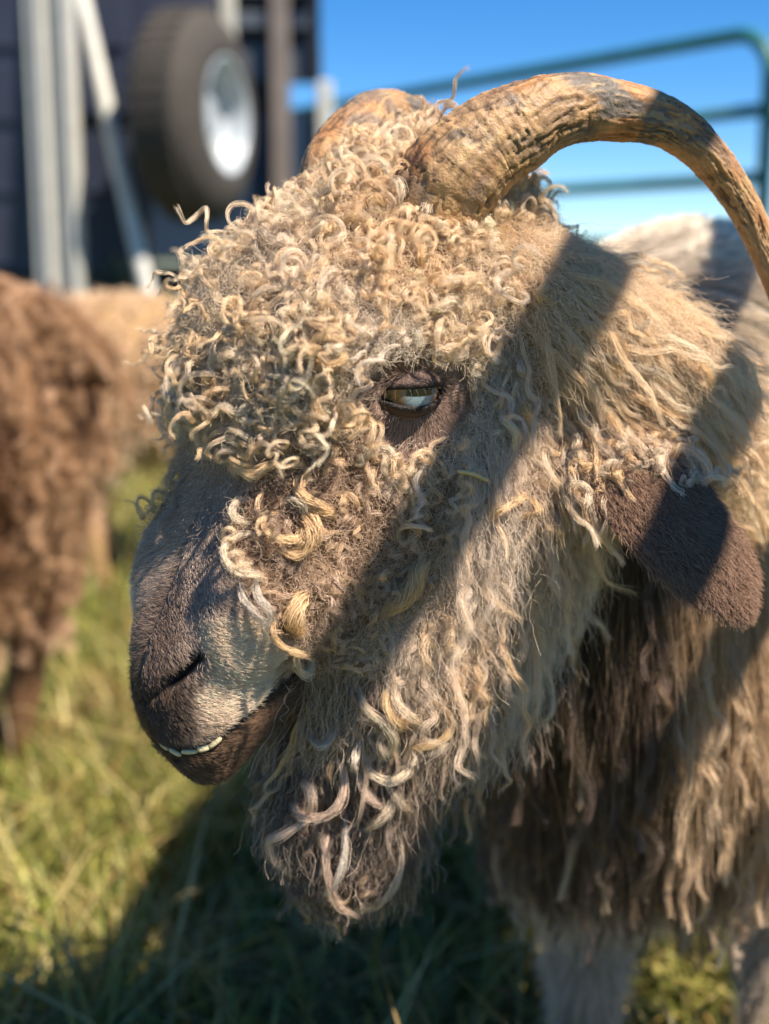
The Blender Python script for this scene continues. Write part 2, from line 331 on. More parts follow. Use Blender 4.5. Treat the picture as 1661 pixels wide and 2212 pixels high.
# ------------------------------------------------------------------ pipe panels of the pen
M_GREEN = solid('green_enamel', srgb(44, 112, 108), .45, 0, .2, 14, .15, 90)
def panel(name, label, A, B, hs, r=.023, group='green pipe panels of the pen', corner=.13, braces=(.33, .67)):
    A, B = np.array([*A, 0.]), np.array([*B, 0.]); d = B-A; Lx = np.linalg.norm(d); d /= Lx; t = thing(name, label, 'fence panel', A, group); z = lambda p, h: p+np.array([0, 0, h])
    top = hs[0]; th = np.linspace(0, np.pi/2, 9); pts = [z(A, .03), z(A, .5), z(A, top-corner)]
    pts += [z(A+d*corner*(1-math.cos(a)), top-corner+corner*math.sin(a)) for a in th[1:]]; pts += [z(A+d*Lx*q, top) for q in (.25, .5, .75)]
    pts += [z(B-d*corner*(1-math.cos(a)), top-corner+corner*math.sin(a)) for a in th[::-1]]; pts += [z(B, .5), z(B, .03)]
    MB().tube(pts, r, 16).build('outer_frame', M_GREEN, t, True)
    for h in hs[1:]: MB().tube([z(A, h), z(A+d*Lx*.5, h), z(B, h)], r*.9, 14).build('rail', M_GREEN, t, True)
    for q in braces: MB().box(z(A+d*Lx*q, (top+hs[-1])/2), (.024, .006, (top-hs[-1])/2), d, np.cross((0, 0, 1), d)).build('brace', M_GREEN, t)
    for P in (A, B):
        for h in (.35, top-.25): MB().tube([z(P, h-.03)+np.cross(d, (0, 0, 1))*.03, z(P, h+.03)+np.cross(d, (0, 0, 1))*.03], .012, 10).build('hinge', M_GREEN, t, True)
    return t
panel('fence_panel', 'green pipe panel behind the horned goat, running towards the trailer', (1.165, 4.10), (-.99, 7.15), (1.40, 1.17, .97, .78, .6, .42, .24), braces=())
panel('fence_panel', 'green pipe panel joined to the post corner beyond the horned goat', (1.235, 4.02), (.75, 1.72), (1.47, 1.24, 1.03, .82, .61, .41, .22))
panel('fence_panel', 'green pipe panel beside the horned goat, casting striped shade on it', (.555, 1.03), (.285, -2.00), (1.40, 1.205, 1.01, .81, .6, .4, .18), r=.0205)

# ------------------------------------------------------------------ trailer
M_CHAR = solid('charcoal_paint', srgb(50, 54, 70), .45, 0, .12, 5); M_NAVY = solid('navy_paint', srgb(44, 62, 84), .4, 0, .12, 5)
M_BLACK = solid('black_steel', srgb(20, 22, 28), .5); M_STEEL = solid('galvanised_steel', srgb(206, 202, 190), .55, .0, .1, 20); M_GREY = solid('grey_paint', srgb(92, 98, 108), .5, .1, .12)
M_RUB = solid('tyre_rubber', srgb(66, 60, 54), .85, 0, .2, 30, .4, 160); M_RIM = solid('white_rim', srgb(182, 188, 192), .35, .1, .05, 8); M_BRN = solid('weathered_steel', srgb(128, 116, 108), .6, .1)
M_AMB = solid('amber_plastic', srgb(230, 110, 40), .3); M_RED = solid('red_primer', srgb(120, 60, 48), .7)
DT = 4.9
def ax_of(px0, py0, px1, py1, d0, d1=None): return at(px0, py0, d0), at(px1, py1, d1 or d0)
tr = thing('livestock_trailer', 'charcoal livestock trailer with grey legs and a spare wheel', 'trailer', (-1.2, 6.2, 0))
def zy(py, d): return at(830, py, d)[2]
def xx(px, d): return (px-CX)/FPX*d
def tbox(name, px0, px1, z0, z1, y, thick, mat, bev=.006):
    x0, x1 = xx(px0, y), xx(px1, y); return MB().box(((x0+x1)/2, y+thick/2, (z0+z1)/2), ((x1-x0)/2, thick/2, (z1-z0)/2), bev=bev).build(name, mat, tr)
tbox('front_wall', -520, 305, .70, 3.0, 5.35, .05, M_CHAR)
for k in range(7): tbox('wall_rib', -520, 300, .98+.28*k, 1.0+.28*k, 5.335, .015, M_CHAR, .003)
tbox('side_wall', 295, 695, .72, 1.36, 6.05, .05, M_NAVY); tbox('side_wall', 295, 628, 1.36, 1.50, 6.06, .05, M_BLACK)
tbox('upper_rail', 300, 700, 1.50, 1.66, 6.04, .07, M_GREY); tbox('upper_wall', 300, 690, 1.665, 2.6, 6.07, .05, M_BLACK)
for z_ in (1.72, 1.86, 2.0): tbox('slat', 302, 690, z_, z_+.07, 6.0, .03, M_GREY)
tbox('nose_panel', 150, 470, 1.48, 2.9, 5.5, .3, M_CHAR)
MB().box((xx(300, 5.75), 5.72, 1.6), (.03, .34, .9), bev=.006).build('inner_wall', M_BLACK, tr)
for px, wpx, z0, z1, m in ((508, 30, 1.64, 2.4, M_STEEL), (614, 40, .72, 2.4, M_BRN), (372, 30, 1.66, 2.4, M_GREY)): tbox('side_post', px-wpx/2, px+wpx/2, z0, z1, 5.97, .05, m)
tbox('corner_post', 690, 722, .70, 1.50, 6.0, .06, M_STEEL); tbox('corner_post', 672, 698, 1.50, 2.4, 6.0, .06, M_BLACK)
tbox('marker_lamp', 668, 694, 1.87, 1.96, 5.94, .04, M_AMB)
for pa in (117, 171):
    x = xx(pa, DT); MB().box((x, DT, 1.25), (.039, .04, 1.25), bev=.008).build('leg', M_STEEL, tr); MB().box((x, DT-.044, 1.3), (.008, .006, 1.15)).build('leg_channel', M_GREY, tr)
MB().box((xx(144, DT), DT, .015), (.16, .09, .015), bev=.004).build('foot_plate', M_RED, tr)
P0, P1 = at(186, 40, DT-.05), at(330, 680, DT-.15); MB().tube([P0+(P0-P1)*.4, P0, (P0+P1)/2, P1, P1+(P1-P0)*.35], .03, 14).build('diagonal_brace', M_STEEL, tr, True)
MB().box((-2.3, 6.4, .64), (1.75, .98, .055), bev=.01).build('deck', M_BLACK, tr)
AXW = nrm(np.array([.96, -.27, 0])); WC = at(492, 250, 4.8)
sp = MB().lathe(WC, AXW, [(-.02, .20), (.0, .215), (.005, .25), (-.01, .30), (-.03, .345), (-.055, .368), (-.075, .376), (-.135, .38), (-.195, .376), (-.215, .368), (-.24, .345), (-.26, .30), (-.265, .25), (-.25, .20), (-.02, .20)], 64).build('spare_tyre', M_RUB, tr, True)
for k in range(40):
    a = k/40*6.2832; e1 = nrm(np.cross(AXW, (0, 0, 1.))); e2 = np.cross(AXW, e1); rd = e1*math.cos(a)+e2*math.sin(a); tg = np.cross(AXW, rd)
    for o_ in (-.085, -.135, -.185): MB().box(WC+AXW*o_+rd*.379, (.02, .022, .006), AXW, tg, rd, bev=.002).build('tread_block', M_RUB, sp)
MB().lathe(WC, AXW, [(.004, .214), (.008, .205), (-.01, .195), (-.06, .188), (-.10, .17), (-.105, .09), (-.08, .085), (-.08, .05), (-.075, .001)], 64).build('spare_rim', M_RIM, tr, True)
for k in range(6):
    a = k/6*6.2832; e1 = nrm(np.cross(AXW, (0, 0, 1.))); e2 = np.cross(AXW, e1); q = WC+AXW*-.098+(e1*math.cos(a)+e2*math.sin(a))*.125; MB().tube([q, q+AXW*.02], .012, 8).build('wheel_nut', M_STEEL, tr)
MB().tube([WC-AXW*.1, WC-AXW*.6], .03, 12).build('spare_bracket', M_BLACK, tr, True)
for X in (-3.2, -2.2):
    MB().lathe((X, 5.35, .37), (0, -1, 0), [(-.1, .2), (.0, .215), (.0, .3), (-.03, .36), (-.12, .37), (-.2, .36), (-.22, .3), (-.22, .2), (-.1, .2)], 40).build('road_tyre', M_RUB, tr, True)
    MB().lathe((X, 5.35, .37), (0, -1, 0), [(.0, .214), (-.06, .19), (-.09, .1), (-.06, .001)], 40).build('road_rim', M_RIM, tr, True)
    MB().tube([(X, 5.4, .37), (X, 6.9, .37)], .035, 10).build('axle', M_BLACK, tr, True); MB().box((X, 6.0, .47), (.05, .5, .1)).build('spring', M_BLACK, tr)

# ------------------------------------------------------------------ grey-green shrub beyond the trailer
def shrub(base, rx, rz, n, pal, label):
    t = thing('shrub', label, 'shrub', base); r = np.random.default_rng(5); m = MB()
    for k in range(9):
        a = r.random()*6.28; e = np.array([math.cos(a)*rx*.7, math.sin(a)*rx*.7, rz*(.6+.4*r.random())]); m.tube(np.array(base)+np.array([e*q*np.array([q, q, 1]) for q in (0, .35, .7, 1)]), np.array([.02, .015, .01, .004]), 6)
    m.build('stem', solid('shrub_bark', srgb(90, 78, 62), .9), t, True)
    u = nrm(r.normal(size=(n, 3))); u[:, 2] = abs(u[:, 2]); rad = r.random(n)**.4*(.75+.35*r.random(n)); C = np.array(base)+u*rad[:, None]*np.array([rx, rx, rz]); A = nrm(r.normal(size=(n, 3))); B = nrm(np.cross(A, r.normal(size=(n, 3)))); l_ = .035*(.6+.8*r.random((n, 1)))
    V = np.stack([C-A*l_, C+B*l_*.45, C+A*l_, C-B*l_*.45], 1).reshape(-1, 3); F = np.arange(4*n).reshape(n, 4); c = np.array(pal)[r.integers(0, len(pal), n)]*(1+.2*r.normal(size=(n, 1)))
    o = mesh_np('foliage', V, F, M_BLADE, t, color=np.repeat(np.clip(c, .02, .9), 4, 0)); o['kind'] = 'stuff'; return t
shrub((xx(262, 5.1), 5.1, 0), .16, .74, 2600, [srgb(96, 108, 92), srgb(120, 128, 110), srgb(78, 92, 70)], 'grey-green shrub showing under the trailer wall behind its legs')

# ------------------------------------------------------------------ the horned goat: frame of the head
def head_frame(az, p, roll):
    az, p, roll = map(math.radians, (az, p, roll)); h = np.array([-math.cos(az), -math.sin(az), 0]); z = np.array([0, 0, 1.])
    F = math.cos(p)*h-math.sin(p)*z; U = math.sin(p)*h+math.cos(p)*z; L = np.cross(U, F)
    return F, math.cos(roll)*L+math.sin(roll)*U, math.cos(roll)*U-math.sin(roll)*L
HF, HL, HU = head_frame(37, 53, -5); HB = np.stack([HF, HL, HU]); HO = at(905, 845, .62)-HL*.056
def w2l(W): return (W-HO)@HB.T
def l2w(P): return np.asarray(P)@HB+HO
def LP(px, py, l):
    r = ray(px, py); t = ((HO+HL*l-CAM)@HL)/(r@HL); return w2l(CAM+r*t)
VA = np.stack([RT, FW, UPV])@HB.T                                     # view axes in head coordinates
H_ELL = [  # (centre f,l,u), radii, blend
    ((-.06, 0, -.005), (.085, .058, .06), .03), ((.168, 0, -.010), (.029, .0275, .025), .015), ((.171, .0095, -.024), (.035, .0205, .022), .012),
    ((.03, .018, -.03), (.08, .042, .055), .03), ((0, .040, 0), (.024, .024, .024), .012), ((-.002, 0, .035), (.062, .050, .044), .03), ((-.06, 0, .026), (.05, .046, .028), .03), ((.036, 0, .036), (.030, .036, .018), .025),
    ((.0, .043, .040), (.030, .020, .026), .02), ((-.035, .045, .012), (.03, .02, .028), .02),
    ((.160, 0, -.140), (.055, .034, .046), .03), ((.203, 0, -.164), (.034, .025, .034), .03), ((.075, .012, -.125), (.085, .052, .075), .03), ((.0, .03, -.10), (.07, .05, .075), .03), ((.11, .034, .0), (.045, .014, .03), .02)]
def head_sdf(P):
    Q = P.copy(); Q[..., 1] = np.abs(Q[..., 1]); l_ = np.sqrt(Q[..., 1]**2+.004**2); Q[..., 1] = l_
    t_ = np.clip(P[..., 0]/.172, 0, 1); ce = .018-.025*t_; ha = .038-.0125*t_; hb = .037-.0110*t_; lx = np.abs(P[..., 1])/ha; uy = np.abs(P[..., 2]-ce)/hb
    d2 = ((lx**2.9+uy**2.9)**(1/2.9)-1)*np.minimum(ha, hb); ex_ = np.maximum(P[..., 0]-.158, 0)+np.maximum(-.0-P[..., 0], 0)
    d = np.sqrt(np.maximum(d2+.022, 0)**2+ex_**2)-.022; d = smin(d, sd_cone(P, (.05, 0, -.07), (.195, 0, -.043), .034, .0165, (1, 1.05, 1)), .008)
    for c, r, k in H_ELL: d = smin(d, sd_ell(Q, c, r), k)
    for px, py, l, r in ((1170, 680, .055, (.042, .036, .034)), (1330, 800, .072, (.050, .028, .040)), (1450, 895, .084, (.042, .022, .034))): d = smin(d, sd_ell(Q, LP(px, py, l), r, VA), .03)
    return smin(d, sd_cone(P, (-.075, 0, -.05), (-.09, 0, -.20), .05, .08), .03)
hlo, hhi, hh_ = (-.20, 0, -.27), (.27, .17, .125), .0025
LT = lattice((hlo[0], 0, hlo[2]), hhi, hh_); HD = head_sdf(LT)
def mirror(D): return np.concatenate([D[:, :0:-1], D], 1)
hlo_full = (hlo[0], -hhi[1], hlo[2])
g_head0 = Grid(mirror(HD), hlo_full, hh_, HO, HB)
def hit(px, py, g, d0=.45, d1=1.0, off=0.):                           # first crossing of a pixel ray with a field
    t = np.arange(d0, d1, .0008); s, _ = g(CAM+t[:, None]*ray(px, py)); k = np.argmax(s < off); return (CAM+t[k]*ray(px, py)) if (s < off).any() else None
# nostril, mouth and eye openings are cut along lines measured on the surface
def cut(pts, rad, g, sink):
    out = []
    for px, py in pts:
        h_ = hit(px, py, g)
        if h_ is None: continue
        _, G = g(h_[None]); p = w2l(h_-G[0]*sink); out.append(p)
    return resample(np.array(out), 4*len(out)), rad
NOSTRIL = cut([(426, 1412), (412, 1428), (396, 1446), (380, 1460), (362, 1472)], .0030, g_head0, .003)
GROOVE = cut([(380, 1458), (350, 1480), (325, 1502), (306, 1525), (308, 1570)], .0020, g_head0, .0004)
MOUTH = cut([(338, 1612), (375, 1622), (420, 1620), (470, 1600), (520, 1560), (575, 1508), (625, 1455), (648, 1432)], .0034, g_head0, .002)
EYE = np.array([-.0, .0485, .0]); ER = .0215
def carve(P, D, line, rad, k):
    lo, hi = line.min(0)-.02, line.max(0)+.02; m = ((P >= lo) & (P <= hi)).all(-1); q = P[m]; dd = np.full(len(q), 9., f32)
    for a, b in zip(line[:-1], line[1:]): dd = np.minimum(dd, sd_cone(q, a, b, rad, rad))
    D[m] = smax(D[m], -dd, k)
for (ln_, rd_), k in ((NOSTRIL, .003), (GROOVE, .002), (MOUTH, .003)):
    ln_ = ln_.copy(); ln_[:, 1] = np.maximum(np.abs(ln_[:, 1]), 0); carve(LT, HD, ln_, rd_, k)
EC = w2l(hit(897, 850, g_head0)); 
eye_ax = nrm(np.array([.20, .97, .06]))
EYE = EC-eye_ax*(ER-.0035)
vx = nrm(w2l(HO+RT)-np.zeros(3)-0); vx = nrm(vx-eye_ax*(vx@eye_ax)); vu = nrm(np.cross(vx, eye_ax)); vu = vu if (l2w(vu)-HO)[2] > 0 else -vu
tilt = math.radians(-6); ex = vx*math.cos(tilt)+vu*math.sin(tilt); eu = np.cross(ex, eye_ax); eu = eu if eu@vu > 0 else -eu
q_ = LT-EYE.astype(f32); a_, b_, c_ = q_@ex.astype(f32), q_@eu.astype(f32), q_@eye_ax.astype(f32)
opn = np.maximum(np.sqrt((a_/.0200)**2+(b_/.0088)**2)-1, -(c_-.002)/.01)*.006
HD = smax(HD, -opn.astype(f32), .002); del q_, a_, b_, c_, opn
g_head = Grid(mirror(HD), hlo_full, hh_, HO, HB)
hv, hq = nets(mirror(HD), hlo_full, hh_); HV = l2w(hv)

# body and legs in world space
TB0, TB1 = np.array([.235, 1.02, .545]), np.array([.285, 1.62, .535])
def body_sdf(P):
    d = sd_cone(P, TB0, TB1, .155, .175, (.95, 1, 1)); d = smin(d, sd_ell(P, at(1440, 1530, .99), (.122, .12, .14)), .08)
    d = smin(d, sd_cone(P, l2w((-.06, 0, -.13)), at(1400, 1320, .93), .065, .125), .07); d = smin(d, sd_ell(P, at(1290, 1790, .99), (.070, .06, .06)), .06)
    d = smin(d, sd_ell(P, (.26, 1.10, .62), (.12, .2, .115)), .08)
    for x, y, fr in ((.158, .935, 1), (.318, .985, 1), (.20, 1.66, 0), (.385, 1.62, 0)):
        if fr: d = smin(d, sd_cone(P, (x, y+.02, .42), (x, y, .26), .065, .030), .04); d = smin(d, sd_cone(P, (x, y, .26), (x, y-.01, .05), .026, .021), .02); d = smin(d, sd_ell(P, (x, y-.005, .20), (.03, .031, .04)), .02)
        else: d = smin(d, sd_cone(P, (x, y, .48), (x, y-.06, .34), .11, .06), .06); d = smin(d, sd_cone(P, (x, y-.06, .34), (x, y+.06, .22), .05, .03), .04); d = smin(d, sd_cone(P, (x, y+.06, .22), (x, y+.04, .05), .027, .022), .02)
    return smin(d, sd_cone(P, (.29, 1.80, .62), (.30, 1.88, .55), .05, .025), .04)
blo, bhi, bh = (-.08, .60, .0), (.56, 1.96, .80), .010
BD = body_sdf(lattice(blo, bhi, bh)); bv, bq = nets(BD, blo, bh); g_body = Grid(BD, blo, bh)
def orient(V, Q, g):
    n = np.cross(V[Q[:, 1]]-V[Q[:, 0]], V[Q[:, 2]]-V[Q[:, 0]]); _, G = g(V[Q].mean(1)); b = (n*G).sum(1) < 0; Q = Q.copy(); Q[b] = Q[b][:, ::-1]; return Q
hq = orient(HV, hq, g_head); bq = orient(bv, bq, g_body)
def field(p):
    a, A = g_head(p); b, B = g_body(p); m = a < b; return np.where(m, a, b), np.where(m[..., None], A, B)

# ------------------------------------------------------------------ the horned goat: coat colours by place on the body
NOSE = [(300, 900), (560, 955), (535, 1060), (500, 1120), (500, 1210), (550, 1320), (625, 1395), (645, 1432), (540, 1540), (470, 1605), (330, 1640), (200, 1560), (200, 1300)]
LIP = [(425, 1335), (560, 1325), (640, 1440), (560, 1530), (500, 1575), (425, 1590), (410, 1500), (455, 1440), (430, 1385)]
CHIN = [(325, 1618), (400, 1628), (470, 1603), (560, 1520), (645, 1436), (670, 1560), (580, 1690), (420, 1710), (300, 1680)]
EYEP = [(765, 820), (825, 775), (900, 758), (985, 790), (1010, 855), (985, 920), (930, 975), (880, 1000), (810, 965), (765, 900)]
MID = [(560, 940), (700, 900), (775, 880), (820, 1010), (900, 1070), (960, 1000), (1000, 1000), (940, 1180), (820, 1350), (700, 1440), (645, 1436), (620, 1390), (550, 1320), (500, 1200), (530, 1060)]
BEARD = [(525, 1700), (640, 1450), (760, 1400), (1000, 1430), (1320, 1400), (1320, 2300), (300, 2300), (480, 1700)]
EARW = [(1045, 470), (1700, 400), (1750, 1200), (1300, 1080), (1200, 860), (1110, 690)]
CHEEK = [(1040, 700), (1110, 690), (1200, 860), (1320, 1060), (1400, 1420), (1000, 1430), (800, 1400), (940, 1180), (1010, 960)]
def region(W):
    P = w2l(W); s = np.where(P[..., 1] < 0, -1., 1.); P[..., 1] = np.abs(P[..., 1]); px, py, _ = proj(l2w(P)); r = np.zeros(px.shape, int)
    for k, poly in ((8, EARW), (7, BEARD), (6, CHEEK), (5, MID), (4, EYEP), (1, NOSE), (2, LIP), (3, CHIN)): r[inpoly(px, py, poly)] = k
    return r, px, py, s
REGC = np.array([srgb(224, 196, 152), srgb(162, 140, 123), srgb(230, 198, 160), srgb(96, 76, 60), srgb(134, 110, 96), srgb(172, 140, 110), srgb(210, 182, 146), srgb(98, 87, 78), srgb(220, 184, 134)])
def coat(W):
    r, px, py, s = region(W); c = REGC[r].copy(); n = len(c)
    v = vnoise(W, 60)[:, None]; v2 = vnoise(W, 25)[:, None]
    wool = np.isin(r, (0, 6, 8)); c[wool] = (c*(.82+.36*v))[wool]
    gold = srgb(214, 160, 92); m = (wool)[:, None]*smooth(.55, .8, v2)*.5; c = c*(1-m)+gold*m
    grey = srgb(206, 200, 186); m = (np.isin(r, (6, 0)))[:, None]*smooth(.55, .8, vnoise(W+3, 22))[:, None]*.55; c = c*(1-m)+grey*m
    k = ((r == 1)*smooth(1400, 1500, py)*smooth(450, 385, px))[:, None]*.8; c = c*(1-k)+srgb(52, 44, 40)*k
    k = ((r == 1)*smooth(415, 350, px))[:, None]*.6; c = c*(1-k)+srgb(84, 68, 58)*k  # shade of the nose bridge painted into the fur colour
    k = ((r == 2)*smooth(1520, 1600, py))[:, None]*.8; c = c*(1-k)+srgb(84, 68, 56)*k
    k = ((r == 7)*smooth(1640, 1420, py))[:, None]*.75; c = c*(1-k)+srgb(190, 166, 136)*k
    k = ((r == 1)*smooth(1100, 930, py))[:, None]*.6; c = c*(1-k)+srgb(176, 152, 126)*k
    return c, r, px, py, s
def body_coat(W):
    px, py, d = proj(W); n = len(W); v = vnoise(W, 30)[:, None]
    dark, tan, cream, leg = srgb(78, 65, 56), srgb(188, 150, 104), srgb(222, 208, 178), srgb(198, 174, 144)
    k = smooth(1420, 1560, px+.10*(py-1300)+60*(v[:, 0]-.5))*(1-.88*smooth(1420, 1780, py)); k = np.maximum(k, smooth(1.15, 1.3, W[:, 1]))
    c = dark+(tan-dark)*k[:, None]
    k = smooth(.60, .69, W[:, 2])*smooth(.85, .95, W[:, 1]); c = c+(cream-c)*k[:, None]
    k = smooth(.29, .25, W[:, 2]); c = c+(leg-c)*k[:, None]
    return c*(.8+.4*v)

goat = thing('goat', 'curly cream goat with ridged brown horns and drooping ear, its head lowered', 'goat', (.26, 1.3, 0), 'goats in the pen')
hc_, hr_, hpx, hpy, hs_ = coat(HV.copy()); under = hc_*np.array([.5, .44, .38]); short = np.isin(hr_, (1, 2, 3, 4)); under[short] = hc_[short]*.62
q_ = hv.copy(); q_[:, 1] = np.abs(q_[:, 1])
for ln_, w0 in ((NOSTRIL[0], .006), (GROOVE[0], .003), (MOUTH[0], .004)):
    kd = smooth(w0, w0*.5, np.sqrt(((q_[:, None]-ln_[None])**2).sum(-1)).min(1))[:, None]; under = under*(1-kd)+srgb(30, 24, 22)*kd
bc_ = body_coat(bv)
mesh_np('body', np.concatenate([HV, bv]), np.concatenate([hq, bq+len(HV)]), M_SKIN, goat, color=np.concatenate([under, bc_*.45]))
M_HOOF = solid('hoof_horn', srgb(60, 52, 44), .5, 0, .2, 60)
for x, y in ((.158, .925), (.318, .975), (.20, 1.70), (.385, 1.66)):
    for s in (-1, 1): MB().lathe((x+s*.013, y-.01, 0), (0, 0, 1), [(.0, .001), (.0, .017), (.03, .0155), (.055, .013), (.06, .001)], 14).build('hoof', M_HOOF, goat, True)

# horns
HC = np.array([(935, 445, 117), (948, 422, 117), (980, 380, 113), (1045, 320, 103), (1112, 280, 95), (1175, 246, 82), (1252, 232, 71), (1332, 239, 60), (1412, 255, 53), (1475, 288, 48), (1532, 342, 42), (1590, 420, 37), (1632, 500, 32), (1668, 590, 28), (1698, 680, 21), (1725, 760, 11), (1738, 800, 3)], float)
hl_ = np.array([.034, .036]+list(.036+.094*np.arange(1, 15)/14)+[.134]); HP = np.array([LP(x, y, l) for (x, y, _), l in zip(HC, hl_)]); dep = proj(l2w(HP))[2]
HP = np.vstack([HP[0]-(HP[2]-HP[0])*.9+np.array([.0, -.004, -.006]), HP]); HRad = np.r_[HC[0, 2]*dep[0]/FPX, HC[:, 2]*dep/FPX]
HS = resample(np.c_[HP, HRad], 460); HPc, HRr = HS[:, :3], HS[:, 3]
def horn(sign, name):
    n, m = 460, 112; C = HPc.copy(); T = nrm(np.gradient(C, axis=0)); N = nrm(np.cross(T, (0, 1., 0))); N = nrm(N-T*(N*T).sum(1, keepdims=True)); B = np.cross(T, N); th = np.linspace(0, 2*np.pi, m, endpoint=False)
    s = np.arange(n)/n*.56; S, TH = np.meshgrid(s, th, indexing='ij'); q = np.stack([S*1., np.cos(TH)*.03, np.sin(TH)*.03], -1)+(0 if sign > 0 else 4.)
    warp = (vnoise(q, 40)-.5)*.009+(vnoise(q, 120)-.5)*.003; qs = q.copy(); qs[..., 0] = q[..., 0]*.12; qs[..., 1:] += warp[..., None]
    lon = vnoise(qs, 230); lon2 = vnoise(qs+7, 420); f1 = vnoise(q, 90); f2 = vnoise(q, 260); f3 = vnoise(q, 620)
    ringp = S*1.+warp*.9+.004*np.sin(TH*2); base = smooth(.30, .04, S)
    ring = (.5+.5*np.sin(ringp*6.283/.0105))**2*base
    crack = smooth(.085, .0, np.abs(lon-.5))*(.25+.75*smooth(.35, .6, vnoise(q+31, 28))); tcr = smooth(.05, 0, np.abs(vnoise(q*np.array([1.6, .5, .5])+9, 110)-.5))*base
    plate = np.floor(vnoise(qs+3, 60)*5)/5
    r = HRr[:, None]*(1+.035*np.sin(TH*2+.6)+.05*(vnoise(q, 24)-.5))
    fl = smooth(0, .12, HRr[:, None]/.02)
    r = r+fl*(.0018*(plate-.5)+.0003*(f2-.5)+.0002*(f3-.5)+.0008*(lon2-.5)-.0012*crack-.0009*tcr*smooth(.35, .6, vnoise(q+21, 45))+.0004*ring)
    if sign < 0: r = r*.86
    V = C[:, None]+r[..., None]*(np.cos(TH)[..., None]*N[:, None]+np.sin(TH)[..., None]*B[:, None]); V = V.reshape(-1, 3); V[:, 1] *= sign
    idx = np.arange(n*m).reshape(n, m); Q = np.stack([idx[:-1], np.roll(idx[:-1], -1, 1), np.roll(idx[1:], -1, 1), idx[1:]], -1).reshape(-1, 4)
    if sign < 0: Q = Q[:, ::-1]
    tan, org, gry, drk = srgb(172, 134, 94), srgb(162, 106, 62), srgb(98, 92, 86), srgb(50, 40, 34)
    c = tan*(.75+.5*f2[..., None]); k = smooth(.5, .8, vnoise(q+2, 34))[..., None]*.6; c = c*(1-k)+org*k*(.8+.4*f2[..., None])
    g1 = smooth(.47, .62, vnoise(q+np.array([0, 0, 5.]), 38)*.7+.3*lon)*np.exp(-((S-.24)/.11)**2)*1.15+.45*smooth(.62, .74, vnoise(q+11, 60))*base
    g1 = np.clip(g1, 0, .92)[..., None]; c = c*(1-g1)+gry*g1*(.75+.5*f3[..., None])
    k = np.clip(crack*.75+tcr*.7, 0, .85)[..., None]; c = c*(1-k)+drk*k
    k = smooth(.62, .8, lon2)[..., None]*.35; c = c*(1-k)+srgb(226, 186, 130)*k
    return mesh_np(name, l2w(V), Q, M_HORN, goat, color=c.reshape(-1, 3))
M_HORN = tinted('horn_sheath', .55, .4, .3, 700)
horn(1, 'horn'); horn(-1, 'horn')

# ears
EP = np.array([(1120, 800, 90, .700), (1200, 855, 110, .686), (1330, 960, 130, .660), (1420, 1062, 132, .634), (1500, 1165, 120, .612), (1552, 1243, 97, .606), (1576, 1288, 64, .603), (1590, 1318, 36, .602), (1596, 1334, 6, .602)])
ES = resample(np.array([np.r_[w2l(at(x, y, d)), h*d/FPX] for x, y, h, d in EP]), 60); EC_ = ES[:, :3]; EW_ = ES[:, 3]
eT = nrm(np.gradient(EC_, axis=0)); vdir = nrm(w2l(HO-FW)-0); eN0 = nrm(vdir*.9+VA[2]*.25+VA[0]*.25)
eS = nrm(np.cross(eT, eN0)); eN = np.cross(eS, eT); eN = np.where((eN@eN0)[:, None] < 0, -eN, eN)
def ear_pt(i, t, side):                                               # t in -1..1 across, side +1 outer face, -1 inner face
    th_ = .0032*np.sqrt(np.maximum(1-t*t, 0))+.0006
    return EC_[i]+eS[i]*(EW_[i]*t)[..., None]+eN[i]*(side*th_-.26*EW_[i]*t*t)[..., None]
def ear(sign):
    n, m = 60, 25; I, Tt = np.meshgrid(np.arange(n), np.sin(np.linspace(-1, 1, m)*np.pi/2), indexing='ij'); A = ear_pt(I, Tt, 1.); B = ear_pt(I, Tt, -1.)
    V = np.concatenate([A.reshape(-1, 3), B.reshape(-1, 3)]); idx = np.arange(n*m).reshape(n, m)
    q1 = np.stack([idx[:-1, :-1], idx[1:, :-1], idx[1:, 1:], idx[:-1, 1:]], -1).reshape(-1, 4); q2 = q1[:, ::-1]+n*m
    e = [np.stack([idx[:-1, j], idx[1:, j], idx[1:, j]+n*m, idx[:-1, j]+n*m], -1) for j in (0, m-1)]; e.append(np.stack([idx[-1, :-1], idx[-1, 1:], idx[-1, 1:]+n*m, idx[-1, :-1]+n*m], -1))
    V = V.copy(); V[:, 1] *= sign; W = l2w(V); c = np.tile(srgb(104, 84, 72), (len(V), 1))*.75
    return mesh_np('ear', W, np.concatenate([q1, q2]+e), M_SKIN, goat, color=c), W, q1
ear_o, EARV, EARQ = ear(1); ear_r, EARVR, EARQR = ear(-1)
EARN = np.cross(EARV[EARQ[:, 1]]-EARV[EARQ[:, 0]], EARV[EARQ[:, 2]]-EARV[EARQ[:, 0]])
if (EARN.mean(0)@FW) > 0: EARQ = EARQ[:, ::-1]
if (np.cross(EARVR[EARQR[:, 1]]-EARVR[EARQR[:, 0]], EARVR[EARQR[:, 2]]-EARVR[EARQR[:, 0]]).mean(0)@(-(HL))) < 0: EARQR = EARQR[:, ::-1]

